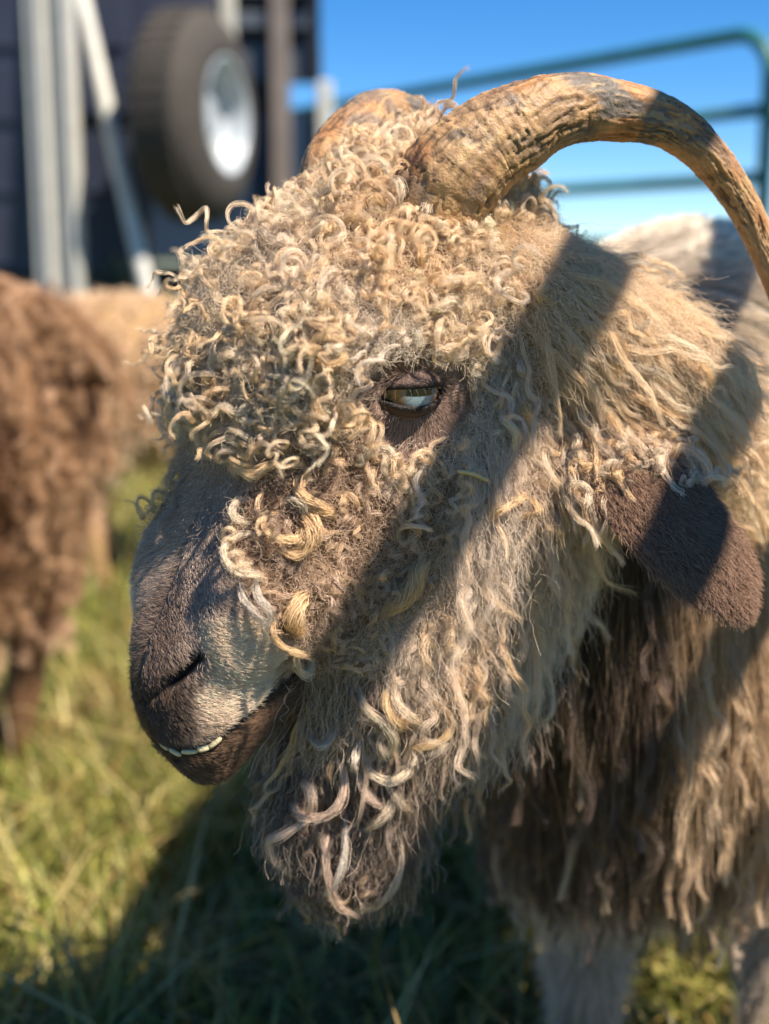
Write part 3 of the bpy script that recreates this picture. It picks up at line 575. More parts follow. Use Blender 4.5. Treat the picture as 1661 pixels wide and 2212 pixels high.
# eyes
def eye(sign):
    n, m = 72, 96; al = np.linspace(0, np.pi, n); be = np.linspace(0, 2*np.pi, m, endpoint=False); Al, Be = np.meshgrid(al, be, indexing='ij')
    rr = ER*(1+.05*np.exp(-(Al/.5)**4)); x, y = np.sin(Al)*np.cos(Be)*ER, np.sin(Al)*np.sin(Be)*ER
    V = EYE+(rr*np.sin(Al)*np.cos(Be))[..., None]*ex+(rr*np.sin(Al)*np.sin(Be))[..., None]*eu+(rr*np.cos(Al))[..., None]*eye_ax
    yy = y+.0004; R = np.sqrt(x*x+yy*yy); ang = np.arctan2(yy, x); st = vnoise(np.stack([ang*6, R*300, R*0], -1), 1.6)
    blue, amb, rim = srgb(132, 150, 158), srgb(150, 106, 66), srgb(24, 18, 15)
    k = smooth(.0060, .0115, R+.0022*(st-.5)+.0016*smooth(-.002, -.008, x))[..., None]; c = blue*(.7+.6*st[..., None])*(1-k)+amb*(.7+.5*st[..., None])*k
    c = c*(1-smooth(.0118, .0132, R)[..., None])+rim*smooth(.0118, .0132, R)[..., None]
    pu = np.maximum(np.abs(x)/.0072, np.abs(yy-.0020)/.0019); k = smooth(1.05, .9, pu)[..., None]; c = c*(1-k)+.004*k
    c[Al > 1.6] = rim; V = V.reshape(-1, 3).copy(); V[:, 1] *= sign; idx = np.arange(n*m).reshape(n, m); Q = np.stack([idx[:-1], np.roll(idx[:-1], -1, 1), np.roll(idx[1:], -1, 1), idx[1:]], -1).reshape(-1, 4)
    o = mesh_np('eye', l2w(V), Q if sign > 0 else Q[:, ::-1], M_EYE, goat, color=c.reshape(-1, 3))
    a = np.linspace(-1, 1, 31); sq = np.sqrt(np.maximum(1-a*a, 0))
    for nm, up, w_, dy in (('upper_eyelid', 1, .0038, -.0004), ('lower_eyelid', -1, .0054, .0006)):
        rows = []
        for k in np.linspace(0, 1, 9):
            yk = up*(w_+(.0115-w_)*k)*sq+dy*(1-k); xk = a*(.0192+.003*k); rad_ = ER+.0006+.0022*math.sin(math.pi*min(1, .28+k*.9))*(.35+.65*sq)
            z = np.sqrt(np.maximum(ER**2-xk**2-yk**2, .00001)); p = nrm(ex*xk[:, None]+eu*yk[:, None]+eye_ax*z[:, None]); rows.append(EYE+p*np.asarray(rad_).reshape(-1, 1))
        for R_, off in ((rows[0], -.0015),): rows.insert(0, EYE+(R_-EYE)*(1+off/ER))
        V = np.concatenate(rows); V[:, 1] *= sign; idx = np.arange(len(V)).reshape(len(rows), 31); Q = np.stack([idx[:-1, :-1], idx[1:, :-1], idx[1:, 1:], idx[:-1, 1:]], -1).reshape(-1, 4)
        kc = np.repeat(np.r_[0, np.linspace(0, 1, 9)], 31)[:, None]; cl = srgb(34, 26, 24)*(1-smooth(.12, .45, kc))+srgb(*((104, 82, 72) if up > 0 else (76, 60, 53)))*smooth(.12, .45, kc); mesh_np(nm, l2w(V), Q, M_LIDT, goat, color=cl)
    return o
m_, n_, p_ = mat_new('eyeball'); a_ = n_.nodes.new('ShaderNodeAttribute'); a_.attribute_name = 'tint'; n_.links.new(a_.outputs['Color'], p_.inputs['Base Color']); p_.inputs['Roughness'].default_value = .25; p_.inputs['Coat Weight'].default_value = 1; p_.inputs['Coat Roughness'].default_value = .03; M_EYE = m_
M_LIDT = tinted('eyelid_skin', .6, .3, .5, 700)
M_LID = solid('wet_lid', srgb(44, 32, 30), .32, 0, .2, 300, .3, 900)
eye(1); eye(-1)
# teeth
M_TOOTH = solid('tooth_enamel', srgb(214, 196, 156), .3, 0, .12, 400)
for i, (px, py, hw, hh2, an, d_) in enumerate([(350, 1614, 13, 6, 26, .0002), (375, 1625, 16, 6, 14, .0008), (408, 1627, 19, 6, -6, .0), (441, 1616, 15, 8, -10, .0010), (466, 1603, 18, 7, -38, .0012)]):
    h0 = hit(px, py, g_head0)
    if h0 is None: continue
    dd = (h0-CAM)@FW; _, G = g_head0(h0[None]); ca, sa = math.cos(math.radians(an)), math.sin(math.radians(an)); A = nrm(RT*ca-UPV*sa); A = nrm(A-G[0]*(A@G[0])*.8); Bv = nrm(np.cross(A, FW)); Cn = np.cross(A, Bv)
    u_ = np.linspace(0, np.pi, 13); v_ = np.linspace(0, 2*np.pi, 20, endpoint=False); Uu, Vv = np.meshgrid(u_, v_, indexing='ij'); sg = lambda z, p: np.sign(z)*np.abs(z)**p
    X = sg(np.cos(Uu), .8)*hw*dd/FPX; Y = sg(np.sin(Uu), .7)*sg(np.cos(Vv), .7)*hh2*dd/FPX; Z = sg(np.sin(Uu), .7)*sg(np.sin(Vv), .7)*.0022
    V = h0-UPV*.0008-G[0]*(.0022-d_)+X[..., None]*A+Y[..., None]*Bv+Z[..., None]*Cn; idx = np.arange(13*20).reshape(13, 20)
    mesh_np('tooth', V.reshape(-1, 3), np.stack([idx[:-1], np.roll(idx[:-1], -1, 1), np.roll(idx[1:], -1, 1), idx[1:]], -1).reshape(-1, 4), M_TOOTH, goat)

# ------------------------------------------------------------------ the horned goat: hair
def seen(c, n):                                                       # more hair where the coat is looked at from the front
    return .22+.78*((n*nrm(CAM-c)).sum(1) > -.25)
def flow_head(W, N, r, px, py, s, rng):
    g_ = np.tile(np.array([0, 0, -1.]), (len(W), 1)); Lm = HL*s[:, None]; fl = np.empty_like(W)
    back = np.where(s[:, None] > 0, RT, RT-2*HL*(RT@HL))                # picture-right on this side of the head, mirrored on the other
    fl[:] = .55*HF+.35*g_+.5*Lm                                         # forehead: falls forward and outwards
    m = np.isin(r, (1, 2)); fl[m] = (.95*back+.10*g_)[m]; m = r == 1; k = smooth(1330, 1000, py)[:, None]; fl = np.where(m[:, None], (.8*back+.5*g_)*(1-k)+(HF*.5+.5*back+.4*g_)*k, fl)
    m = r == 3; fl[m] = (.75*back-.1*g_)[m]
    m = r == 4; fl[m] = nrm(np.stack([(px-905), 0*px, -(py-835)*1.], 1))[m]
    m = r == 5; fl[m] = (.35*back+.7*g_)[m]; m = r == 6; fl[m] = (g_+.12*back)[m]; m = r == 7; fl[m] = (g_+.1*HF)[m]; m = r == 8; fl[m] = (.75*back+.62*g_)[m]
    fl = fl-N*(fl*N).sum(1, keepdims=True)
    return nrm(fl)
HVa, HQa = HV, hq
EYE_CLEAR = [(790, 820), (850, 780), (930, 770), (1000, 795), (1020, 860), (1000, 930), (900, 965), (810, 930)]
NOSE_CLEAR = [(250, 1010), (500, 1000), (480, 1120), (480, 1220), (530, 1330), (600, 1400), (600, 1470), (520, 1540), (460, 1700), (300, 1700), (200, 1500)]
HPW = l2w(np.concatenate([HPc[30::8], HPc[30::8]*np.array([1, -1, 1.])])); HRW = np.r_[HRr[30::8], HRr[30::8]]
def horn_gap(P):                                                      # distance to the surface of the nearer horn
    sh = P.shape[:-1]; Q = P.reshape(-1, 3); out = np.empty(len(Q)); dirs = np.empty_like(Q)
    for i in range(0, len(Q), 40000):
        q = Q[i:i+40000]; d = np.sqrt(((q[:, None]-HPW[None])**2).sum(-1))-HRW; j = d.argmin(1); out[i:i+40000] = d[np.arange(len(q)), j]; dirs[i:i+40000] = nrm(q-HPW[j])
    return out.reshape(sh), dirs.reshape(P.shape)
def clear(G, tol=.1):
    P = w2l(G); P[..., 1] = np.abs(P[..., 1]); px, py, _ = proj(l2w(P)); a = inpoly(px, py, EYE_CLEAR) | inpoly(px, py, NOSE_CLEAR); return a.mean(1) <= tol
def roots(n, keep, rng):
    P, N = sample_surface(HVa, HQa, n, seen, rng); s, _ = g_body(P); c, r, px, py, sg = coat(P); k = keep(r, px, py, P)&(s > -.004); return P[k], N[k], c[k], r[k], px[k], py[k], sg[k]
ED = lambda P: np.linalg.norm(w2l(P)*np.array([1, 0, 1.])-EYE*np.array([1, 0, 1.]), axis=1)

# short fur of nose, lips, chin and round the eye
r1 = np.random.default_rng(21)
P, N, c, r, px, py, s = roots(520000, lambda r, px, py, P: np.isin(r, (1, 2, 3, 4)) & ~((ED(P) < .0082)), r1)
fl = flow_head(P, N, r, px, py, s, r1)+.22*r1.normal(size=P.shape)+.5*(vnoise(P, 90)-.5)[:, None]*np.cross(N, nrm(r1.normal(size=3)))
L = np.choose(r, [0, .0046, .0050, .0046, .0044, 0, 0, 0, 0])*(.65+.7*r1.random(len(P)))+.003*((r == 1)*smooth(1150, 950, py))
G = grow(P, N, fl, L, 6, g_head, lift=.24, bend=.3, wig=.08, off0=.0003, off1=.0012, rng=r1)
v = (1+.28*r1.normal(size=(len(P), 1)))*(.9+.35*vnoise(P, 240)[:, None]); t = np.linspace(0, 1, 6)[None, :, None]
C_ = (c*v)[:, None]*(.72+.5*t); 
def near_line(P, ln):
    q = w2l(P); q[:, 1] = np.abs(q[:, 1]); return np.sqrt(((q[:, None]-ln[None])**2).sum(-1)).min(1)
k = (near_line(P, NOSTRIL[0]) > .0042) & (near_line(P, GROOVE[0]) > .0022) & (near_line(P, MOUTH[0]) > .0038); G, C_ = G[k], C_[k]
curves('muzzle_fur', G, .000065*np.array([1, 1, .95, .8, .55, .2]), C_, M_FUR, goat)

# fuzzy undercoat of forehead, cheeks, ear root
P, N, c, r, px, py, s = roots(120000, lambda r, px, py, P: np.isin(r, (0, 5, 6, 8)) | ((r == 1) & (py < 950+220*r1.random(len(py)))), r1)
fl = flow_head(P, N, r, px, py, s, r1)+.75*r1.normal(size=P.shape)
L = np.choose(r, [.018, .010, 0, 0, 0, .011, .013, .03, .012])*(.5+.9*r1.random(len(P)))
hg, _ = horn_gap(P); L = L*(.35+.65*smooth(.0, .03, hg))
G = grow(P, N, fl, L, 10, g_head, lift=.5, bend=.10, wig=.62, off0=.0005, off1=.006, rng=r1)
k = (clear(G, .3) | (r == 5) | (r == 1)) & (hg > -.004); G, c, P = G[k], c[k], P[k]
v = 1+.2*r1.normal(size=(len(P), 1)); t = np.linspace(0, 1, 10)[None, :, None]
curves('woolly_undercoat', G, .00005, (c*v)[:, None]*(.50+.62*t), M_HAIR, goat)  # roots coloured darker to paint the shaded gaps between curls

# ringlets on the forehead, poll and upper cheek
def locks(n, keep, Lr, amp, turns, K, R, npt, lift, grav, off, name, rng, flowj=.6, gold=.35, var=.14, fray=.35, bend=.2, jit=.0006, wrad=.000055, tip=1.15, tol=.1):
    P, N, c, r, px, py, s = roots(n, keep, rng); m = len(P)
    fl = nrm(flow_head(P, N, r, px, py, s, rng)+flowj*rng.normal(size=P.shape)); hg, _ = horn_gap(P); L = (Lr[0]+(Lr[1]-Lr[0])*rng.random(m))*(.3+.7*smooth(.0, .035, hg))*(1-.5*smooth(.16, .21, w2l(P)[:, 0])*(r == 7))*(1-.4*smooth(.02, .07, w2l(P)[:, 0])*(r == 0))
    G = grow(P, N, fl, L, npt, g_head, lift=lift, bend=bend, grav=grav, wig=.12, offk=off, rng=rng)
    G = curl(G, (amp[0]+(amp[1]-amp[0])*rng.random(m)), turns[0]+(turns[1]-turns[0])*rng.random(m), rng, flat=.25)
    for it in range(2):
        sd0, gr = g_head(G.reshape(-1, 3)); G = (G.reshape(-1, 3)+gr*np.clip(.0008-sd0, 0, .02)[:, None]).reshape(G.shape)
    k = clear(G, tol) & (hg > -.003); G, c = G[k], c[k]; m = len(G)
    gk = (rng.random((m, 1)) < gold)*(.35+.5*rng.random((m, 1))); cc = c*(1+var*rng.normal(size=(m, 1))); cc = cc*(1-gk)+srgb(216, 168, 102)*gk
    S, SC = strands(G, K, R[0]+(R[1]-R[0])*rng.random(m), cc, cc*tip, fray=fray, jit=jit, rng=rng)
    t = np.linspace(0, 1, npt); return curves(name, S, wrad*(1-.7*smooth(.7, 1, t)), SC, M_HAIR, goat), G
r2 = np.random.default_rng(22)
locks(2800, lambda r, px, py, P: (r == 0), (.012, .027), (.0010, .0030), (.6, 2.0), 22, (.0012, .0036), 14, .45, .05, .006, 'forehead_wool', r2, flowj=1.0, gold=.45, var=.25, jit=.0006, wrad=.00007, fray=.5)
locks(1500, lambda r, px, py, P: (r == 0), (.026, .050), (.0026, .0066), (.8, 2.2), 34, (.0005, .0014), 28, .34, .06, .009, 'forehead_curls', r2, flowj=.9, gold=.5, jit=.0006)
locks(1000, lambda r, px, py, P: (r == 0), (.018, .034), (.0030, .0060), (.9, 2.2), 34, (.0006, .0015), 26, .30, .0, .006, 'forehead_ringlets', r2, flowj=1.2, gold=.6, jit=.0005)
locks(1500, lambda r, px, py, P: (r == 5), (.012, .030), (.0014, .0036), (.7, 1.8), 18, (.0007, .0018), 18, .36, .1, .005, 'cheek_ringlets', r2, gold=.45, jit=.0007, wrad=.00008)
locks(1500, lambda r, px, py, P: (r == 6), (.02, .045), (.0012, .0030), (.6, 1.8), 32, (.0009, .0026), 20, .32, .16, .006, 'cheek_wool', r2, flowj=.4, gold=.35, jit=.0013, wrad=.00006, fray=.9)
locks(520, lambda r, px, py, P: (r == 6), (.045, .09), (.0018, .0045), (.7, 1.9), 34, (.0007, .0020), 28, .32, .2, .008, 'cheek_locks', r2, flowj=.35, bend=.25, gold=.4, jit=.0011, fray=.8)
locks(1500, lambda r, px, py, P: (r == 8), (.04, .085), (.0012, .0034), (.4, 1.2), 34, (.0009, .0026), 24, .26, .10, .005, 'ear_root_wool', r2, flowj=.22, bend=.3, gold=.5, jit=.0007, wrad=.00006)
locks(900, lambda r, px, py, P: (w2l(P)[:, 1] < -.018) & (w2l(P)[:, 0] > -.01) & (w2l(P)[:, 0] < .09) & (w2l(P)[:, 2] > -.02) & (py < 1330), (.022, .042), (.0016, .0042), (.7, 1.9), 28, (.0006, .0016), 24, .72, .05, .006, 'far_cheek_fringe', r2, flowj=.6, gold=.2, tol=1.1)
P, N, c, r, px, py, s = roots(46000, lambda r, px, py, P: np.isin(r, (6, 8)), r2)
fl = nrm(flow_head(P, N, r, px, py, s, r2)+.25*r2.normal(size=P.shape)); L = .022+.035*r2.random(len(P))
G = grow(P, N, fl, L, 14, g_head, lift=.28, bend=.25, grav=.08, wig=.14, off0=.0005, off1=.007, rng=r2); G = curl(G, .0006+.0020*r2.random(len(P)), .6+1.4*r2.random(len(P)), r2); k = clear(G, .05); G, c = G[k], c[k]
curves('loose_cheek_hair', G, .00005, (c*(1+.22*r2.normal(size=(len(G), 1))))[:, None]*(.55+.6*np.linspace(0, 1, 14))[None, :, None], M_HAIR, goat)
# beard and throat: long soft hair with lighter waved locks
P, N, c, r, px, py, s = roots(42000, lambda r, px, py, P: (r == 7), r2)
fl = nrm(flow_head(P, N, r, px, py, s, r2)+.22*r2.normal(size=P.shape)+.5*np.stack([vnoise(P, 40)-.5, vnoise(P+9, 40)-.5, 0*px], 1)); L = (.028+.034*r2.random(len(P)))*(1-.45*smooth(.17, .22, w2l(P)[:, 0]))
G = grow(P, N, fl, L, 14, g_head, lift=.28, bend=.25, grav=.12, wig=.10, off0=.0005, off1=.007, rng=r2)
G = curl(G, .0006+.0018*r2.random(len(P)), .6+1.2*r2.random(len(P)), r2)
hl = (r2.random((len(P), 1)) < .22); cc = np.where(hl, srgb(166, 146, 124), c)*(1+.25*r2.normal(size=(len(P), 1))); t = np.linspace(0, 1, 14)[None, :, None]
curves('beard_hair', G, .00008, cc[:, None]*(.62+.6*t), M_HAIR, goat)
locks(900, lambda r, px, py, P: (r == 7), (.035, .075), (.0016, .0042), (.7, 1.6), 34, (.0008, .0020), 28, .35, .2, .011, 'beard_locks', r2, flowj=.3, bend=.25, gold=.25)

# locks that can be followed one by one in the photograph
def field_hit(px, py, prev):
    h = hit(px, py, field)
    if h is None or (prev is not None and abs((h-CAM)@FW-prev) > .035): h = at(px, py, prev if prev is not None else .63)
    return h
def drawn(name, lines, org, k, R, K, cols, lift=.004, r=None, wr=.00006, swirl=.0):
    out = []; oc = []
    for i, ln in enumerate(lines):
        if np.mean([hit(org[0]+x*k, org[1]+y*k, field) is None for x, y in ln]) > .2: continue
        pr = None; pts = []
        for x, y in ln:
            h = field_hit(org[0]+x*k, org[1]+y*k, pr); pr = (h-CAM)@FW; pts.append(h)
        pts = np.array(pts); dps = np.array([(p-CAM)@FW for p in pts]); dm = np.convolve(np.pad(dps, 1, mode='edge'), [.3, .4, .3], 'valid'); q = CAM+(pts-CAM)*(np.minimum(dps, dm)/dps)[:, None]
        _, G = field(q); nn = len(q); q = q+nrm(-FW*.8+G*.4)*(lift*(.05+.95*np.sin(np.linspace(.0, 2.7, nn))))[:, None]
        out.append(resample(q, 34)); oc.append(cols[i % len(cols)])
    C = np.array(out); oc = np.array(oc)*(1+.08*r.normal(size=(len(C), 1)))
    tt = np.linspace(0, 1, 34); S, SC = strands(C, K, np.asarray(R)*(.6+.7*r.random(len(C))), oc*.92, oc*1.1, fray=.9, twist=1.6, jit=.0011, var=.3, rng=r, prof=smooth(-.12, .3, tt)*(1-.85*smooth(.5, 1, tt)))
    t = np.linspace(0, 1, 34); curves(name, S, wr*(.35+.65*smooth(0, .2, t))*(1-.7*smooth(.75, 1, t)), SC, M_HAIR, goat)
r3 = np.random.default_rng(23); GOLD, CRM, PNK, GRY, RUST = srgb(220, 170, 104), srgb(226, 200, 158), srgb(206, 172, 144), srgb(206, 196, 176), srgb(190, 126, 82)
drawn('waved_beard_locks', [[(690,540),(780,600),(800,690),(770,790),(700,860),(600,880),(530,840)], [(900,480),(910,580),(960,640),(1040,650),(1120,610),(1170,580)], [(860,560),(890,700),(960,780),(1010,830)], [(1040,650),(1030,790),(960,880),(890,970)],
 [(1060,720),(1060,850),(1120,950),(1200,1020),(1270,1080)], [(980,900),(920,1000),(910,1120),(960,1250),(1050,1340),(1170,1400)], [(1080,960),(1080,1080),(1030,1200),(950,1310),(850,1390)], [(740,950),(700,1060),(720,1200),(760,1320),(850,1420)], [(800,850),(790,1080),(740,1220),(690,1320)],
 [(650,780),(640,900),(620,1050),(650,1180),(660,1240),(600,1400),(570,1490)], [(880,200),(920,290),(1010,340),(1060,420),(1040,500),(980,580)], [(1040,180),(1030,270),(1090,340),(1150,390)],
 [(1240,240),(1330,300),(1350,370),(1300,430),(1200,480),(1140,520)], [(1070,150),(1080,240),(1150,310),(1220,380)], [(590,430),(660,460),(720,470),(760,430)], [(900,450),(860,560),(860,640)], [(520,840),(600,900),(520,960),(460,1000),(480,1100),(530,1200)], [(1000,640),(1060,760),(1140,860)], [(560,760),(620,700),(640,800),(600,900)]],
 (432, 1404), .390, .0018, 70, [PNK, CRM, PNK, CRM, PNK, GOLD, CRM, PNK, GRY, GOLD, CRM, GOLD, GOLD, CRM, GRY, GRY], r=r3, lift=.020)
drawn('face_ringlets', [[(920,330),(800,340),(720,400),(720,480),(770,530),(870,550),(905,560)], [(1000,210),(920,230),(910,300),(980,350),(1080,350),(1120,300)], [(1100,170),(1170,240),(1150,380),(1080,440),(980,400)], [(780,580),(790,660),(850,740),(900,800),(915,900)], [(860,560),(870,660),(930,740),(910,860)],
 [(820,140),(770,180),(770,240),(830,280)], [(990,800),(950,840),(990,920),(1080,960),(1150,990)], [(1080,930),(1090,1040),(1150,1090),(1180,1000)], [(1000,170),(1060,140),(1120,170),(1130,240)]], (216, 1026), .390, .0015, 60, [CRM, GOLD, GOLD, GRY, GRY, CRM, GOLD, CRM], r=r3, lift=.010)
drawn('felted_locks', [[(1180,-60),(1100,60),(1120,120),(1200,180),(1290,215)], [(1150,640),(1080,700),(1050,800),(1100,870)], [(1105,200),(1160,270),(1140,370),(1060,430)], [(1840,440),(1760,500),(1720,600),(1640,700),(1540,770)]], (216, 1026), .390, .0036, 150, [GOLD*.92, GOLD, GOLD], r=r3, lift=.010, wr=.0001)
drawn('brow_waves', [[(1170,1590),(1060,1570),(960,1600),(880,1660),(810,1620),(760,1570),(750,1650)], [(1080,1420),(960,1430),(880,1480),(850,1530),(800,1520),(785,1450)], [(1380,10),(1330,60),(1300,100)], [(1120,10),(1080,60),(1110,150),(1080,190),(1000,160),(950,100),(910,130),(905,220),(950,280)], [(1170,450),(1050,450),(960,480),(890,540),(830,550)],
 [(920,1200),(830,1210),(780,1250),(700,1220),(640,1260),(560,1250),(500,1290)], [(880,900),(800,900),(740,880),(690,900),(640,860)], [(1280,1000),(1290,1090),(1270,1170),(1290,1240),(1200,1250),(1140,1220)], [(1000,1100),(1010,1040),(1070,1020),(1110,1060),(1060,1130),(1150,1130)], [(1290,830),(1300,900),(1370,930),(1440,900),(1450,850)],
 [(300,440),(340,520),(380,590),(470,600)], [(130,870),(60,830),(40,870)], [(200,1080),(110,1090),(120,1180),(60,1225),(10,1230)], [(280,1240),(240,1180),(260,1260),(150,1275)], [(290,1420),(230,1460),(230,1540),(160,1590)], [(540,240),(470,290),(430,300)], [(760,560),(780,640),(840,650),(860,600)], [(650,1090),(600,1040),(640,1000)], [(860,1040),(850,980),(800,1000)]],
 (270, 486), .325, .0015, 60, [GOLD, GOLD, CRM, CRM, CRM, CRM, CRM, GOLD, CRM, GOLD], r=r3, lift=.012)
drawn('crown_curls', [[(700,390),(660,330),(640,300),(690,260),(760,290),(780,340)], [(500,320),(495,250),(530,220),(590,240),(640,240)], [(390,620),(430,640),(470,560)], [(210,640),(230,560),(300,540),(380,560)], [(440,560),(420,620),(330,640)], [(640,530),(650,470),(710,450),(740,490)], [(780,500),(830,440),(820,370),(760,390)], [(910,520),(960,530),(960,460)], [(1020,540),(1030,590),(1080,600)], [(1060,465),(1120,450),(1170,470)],
 [(480,640),(440,680),(490,700),(520,660),(480,650)], [(370,520),(380,440),(450,420),(470,370),(420,340)], [(500,600),(550,560),(610,570),(600,620)], [(60,760),(70,660),(110,640),(140,690)], [(1240,620),(1190,600),(1180,560)], [(840,690),(790,700),(770,660),(820,650)], [(960,830),(930,770),(940,740)], [(1000,960),(1040,900),(1120,880),(1190,900)], [(940,1000),(1000,1030),(1080,990),(1180,1020)], [(1560,840),(1620,900),(1580,960),(1660,980)],
 [(20,170),(70,230),(80,290)], [(150,110),(110,160),(140,240),(200,260)], [(350,130),(400,110),(420,170)], [(250,180),(290,230),(280,290)]], (540, 270), .390, .0014, 54, [CRM, CRM, GOLD, CRM, CRM, GOLD, CRM], r=r3, lift=.012)
drawn('ear_waves', [[(540,80),(600,140),(700,200),(780,260),(780,360),(740,460)], [(420,90),(520,180),(590,300),(600,420),(660,560),(690,680),(750,760),(860,770)], [(900,150),(950,260),(1010,360)], [(780,380),(900,420),(1000,520),(1100,600),(1240,640)], [(720,460),(850,520),(960,580),(1080,640),(1240,660)], [(410,740),(360,860),(360,960),(430,1060),(540,1120),(620,1220)],
 [(480,700),(530,820),(480,920),(490,1020),(560,1110)], [(560,800),(600,920),(610,1030),(560,1120)], [(640,760),(690,900),(680,1020),(620,1110)], [(830,820),(870,930),(940,1020),(1030,1110)], [(900,760),(970,830),(970,930),(1010,1000)], [(800,60),(900,90),(910,150),(820,190)], [(1050,260),(1150,320),(1260,440),(1280,560)], [(950,200),(1100,260),(1240,360),(1330,440)], [(700,560),(830,640),(960,700),(1100,760),(1230,760)],
 [(600,260),(720,320),(860,380),(1000,430),(1150,520)], [(560,560),(600,700),(700,740),(820,740)], [(150,580),(120,680),(180,760),(200,860)], [(250,300),(230,380),(270,420)], [(300,1080),(200,1130),(100,1180),(60,1230)], [(290,1100),(310,1180),(240,1220)], [(420,1120),(430,1260),(420,1400)], [(230,540),(240,640),(290,700)], [(1150,40),(1250,120),(1330,240),(1400,380)]],
 (1026, 648), .3823, .0018, 70, [GOLD, CRM, GOLD, CRM, GOLD, CRM, GRY, CRM, GRY, GOLD], r=r3, lift=.015)

# ear fur: short and brown towards the tip, small curls towards the root
r4 = np.random.default_rng(24)
for nm, EVx, EQx in (('ear_fur', EARV, EARQ), ('ear_fur', EARVR, EARQR)):
    P, N = sample_surface(EVx, EQx, 34000 if EVx is EARV else 6000, None, r4); Pl = w2l(P); Pl[:, 1] = np.abs(Pl[:, 1]); tpos = np.argmin(((Pl[:, None, :]-EC_[None, ::3])**2).sum(-1), 1)/20.
    dirn = nrm(l2w(np.array([EC_[-1]-EC_[15]]))-HO)[0]; fl = nrm(dirn+.3*r4.normal(size=P.shape)); L = .0065+.008*smooth(.6, .35, tpos)
    G = P[:, None]+fl[:, None]*(L[:, None]*np.linspace(0, 1, 5))[..., None]+N[:, None]*(L[:, None]*np.array([0, .16, .22, .22, .16]))[..., None]
    cc = (srgb(126, 99, 80)*(1-smooth(.55, .3, tpos))[:, None]+srgb(196, 168, 132)*smooth(.55, .3, tpos)[:, None])*(1+.25*r4.normal(size=(len(P), 1)))
    curves(nm, G, .00009*np.array([1, 1, .9, .6, .2]), cc[:, None]*(.6+.7*np.linspace(0, 1, 5))[None, :, None], M_FUR, goat)
P, N = sample_surface(EARV, EARQ, 420, None, r4); Pl = w2l(P); tpos = np.argmin(((Pl[:, None, :]-EC_[None, ::3])**2).sum(-1), 1)/20.; k = (tpos < .46+.14*r4.random(len(P))) & (tpos > .28); P, N = P[k], N[k]
fl = nrm(nrm(l2w(np.array([EC_[-1]-EC_[15]]))-HO)+.8*r4.normal(size=P.shape)); C0 = P[:, None]+(fl*.8+N*.3)[:, None]*(np.linspace(0, 1, 18)*(.012+.012*r4.random((len(P), 1))))[..., None]
C0 = curl(C0, .0010+.0014*r4.random(len(P)), 1+1.5*r4.random(len(P)), r4); cc = np.array([GOLD*.7, CRM*.75, CRM*.5])[r4.integers(0, 3, len(P))]; S, SC = strands(C0, 18, .0009+.0008*r4.random(len(P)), cc, rng=r4); curves('ear_curls', S, .00009, SC, M_HAIR, goat)

P, N = sample_surface(EARV, EARQ, 520, None, r4); Pl = w2l(P); tpos = np.argmin(((Pl[:, None, :]-EC_[None, ::3])**2).sum(-1), 1)/20.; k = tpos < .34+.12*r4.random(len(P)); P, N = P[k], N[k]; m = len(P)
fl = nrm(nrm(l2w(np.array([EC_[-1]-EC_[15]]))-HO)+.16*r4.normal(size=P.shape)+np.array([0, 0, -.15])); u_ = np.linspace(0, 1, 24); Le = .028+.03*r4.random((m, 1))
C0 = P[:, None]+fl[:, None]*(Le*u_)[..., None]+N[:, None]*(.006*np.sin(u_*2.6))[None, :, None]
C0 = curl(C0, .0012+.0024*r4.random(m), .5+.9*r4.random(m), r4); cc = np.array([GOLD, CRM, CRM*.9])[r4.integers(0, 3, m)]; S, SC = strands(C0, 34, .0010+.0014*r4.random(m), cc*.85, cc*1.1, jit=.0008, fray=.6, rng=r4); curves('ear_locks', S, .00006, SC, M_HAIR, goat)

# lashes
r5 = np.random.default_rng(25); a = np.clip(np.linspace(-.9, .9, 34)+.05*r5.normal(size=34), -.95, .95); y0 = .0042*np.sqrt(1-a*a); p = ex*(a*.0185)[:, None]+eu*y0[:, None]; z = np.sqrt((ER+.0022)**2-(p**2).sum(1)); p = EYE+p+eye_ax*z[:, None]
t = np.linspace(0, 1, 8)[None, :, None]; Ls = (.007+.004*r5.random(34))[:, None, None]
G = p[:, None]+t*Ls*(eye_ax*.75+ex*a[:, None]*.45+.12*r5.normal(size=(34, 3)))[:, None]+t**1.4*Ls*(-eu*.75)[None, None]
G = G[::4]
curves('eyelashes', l2w(G.reshape(-1, 3)).reshape(G.shape), .000028*np.linspace(1, .3, 8), np.tile(srgb(170, 150, 124), (len(G), 1)), M_FUR, goat)

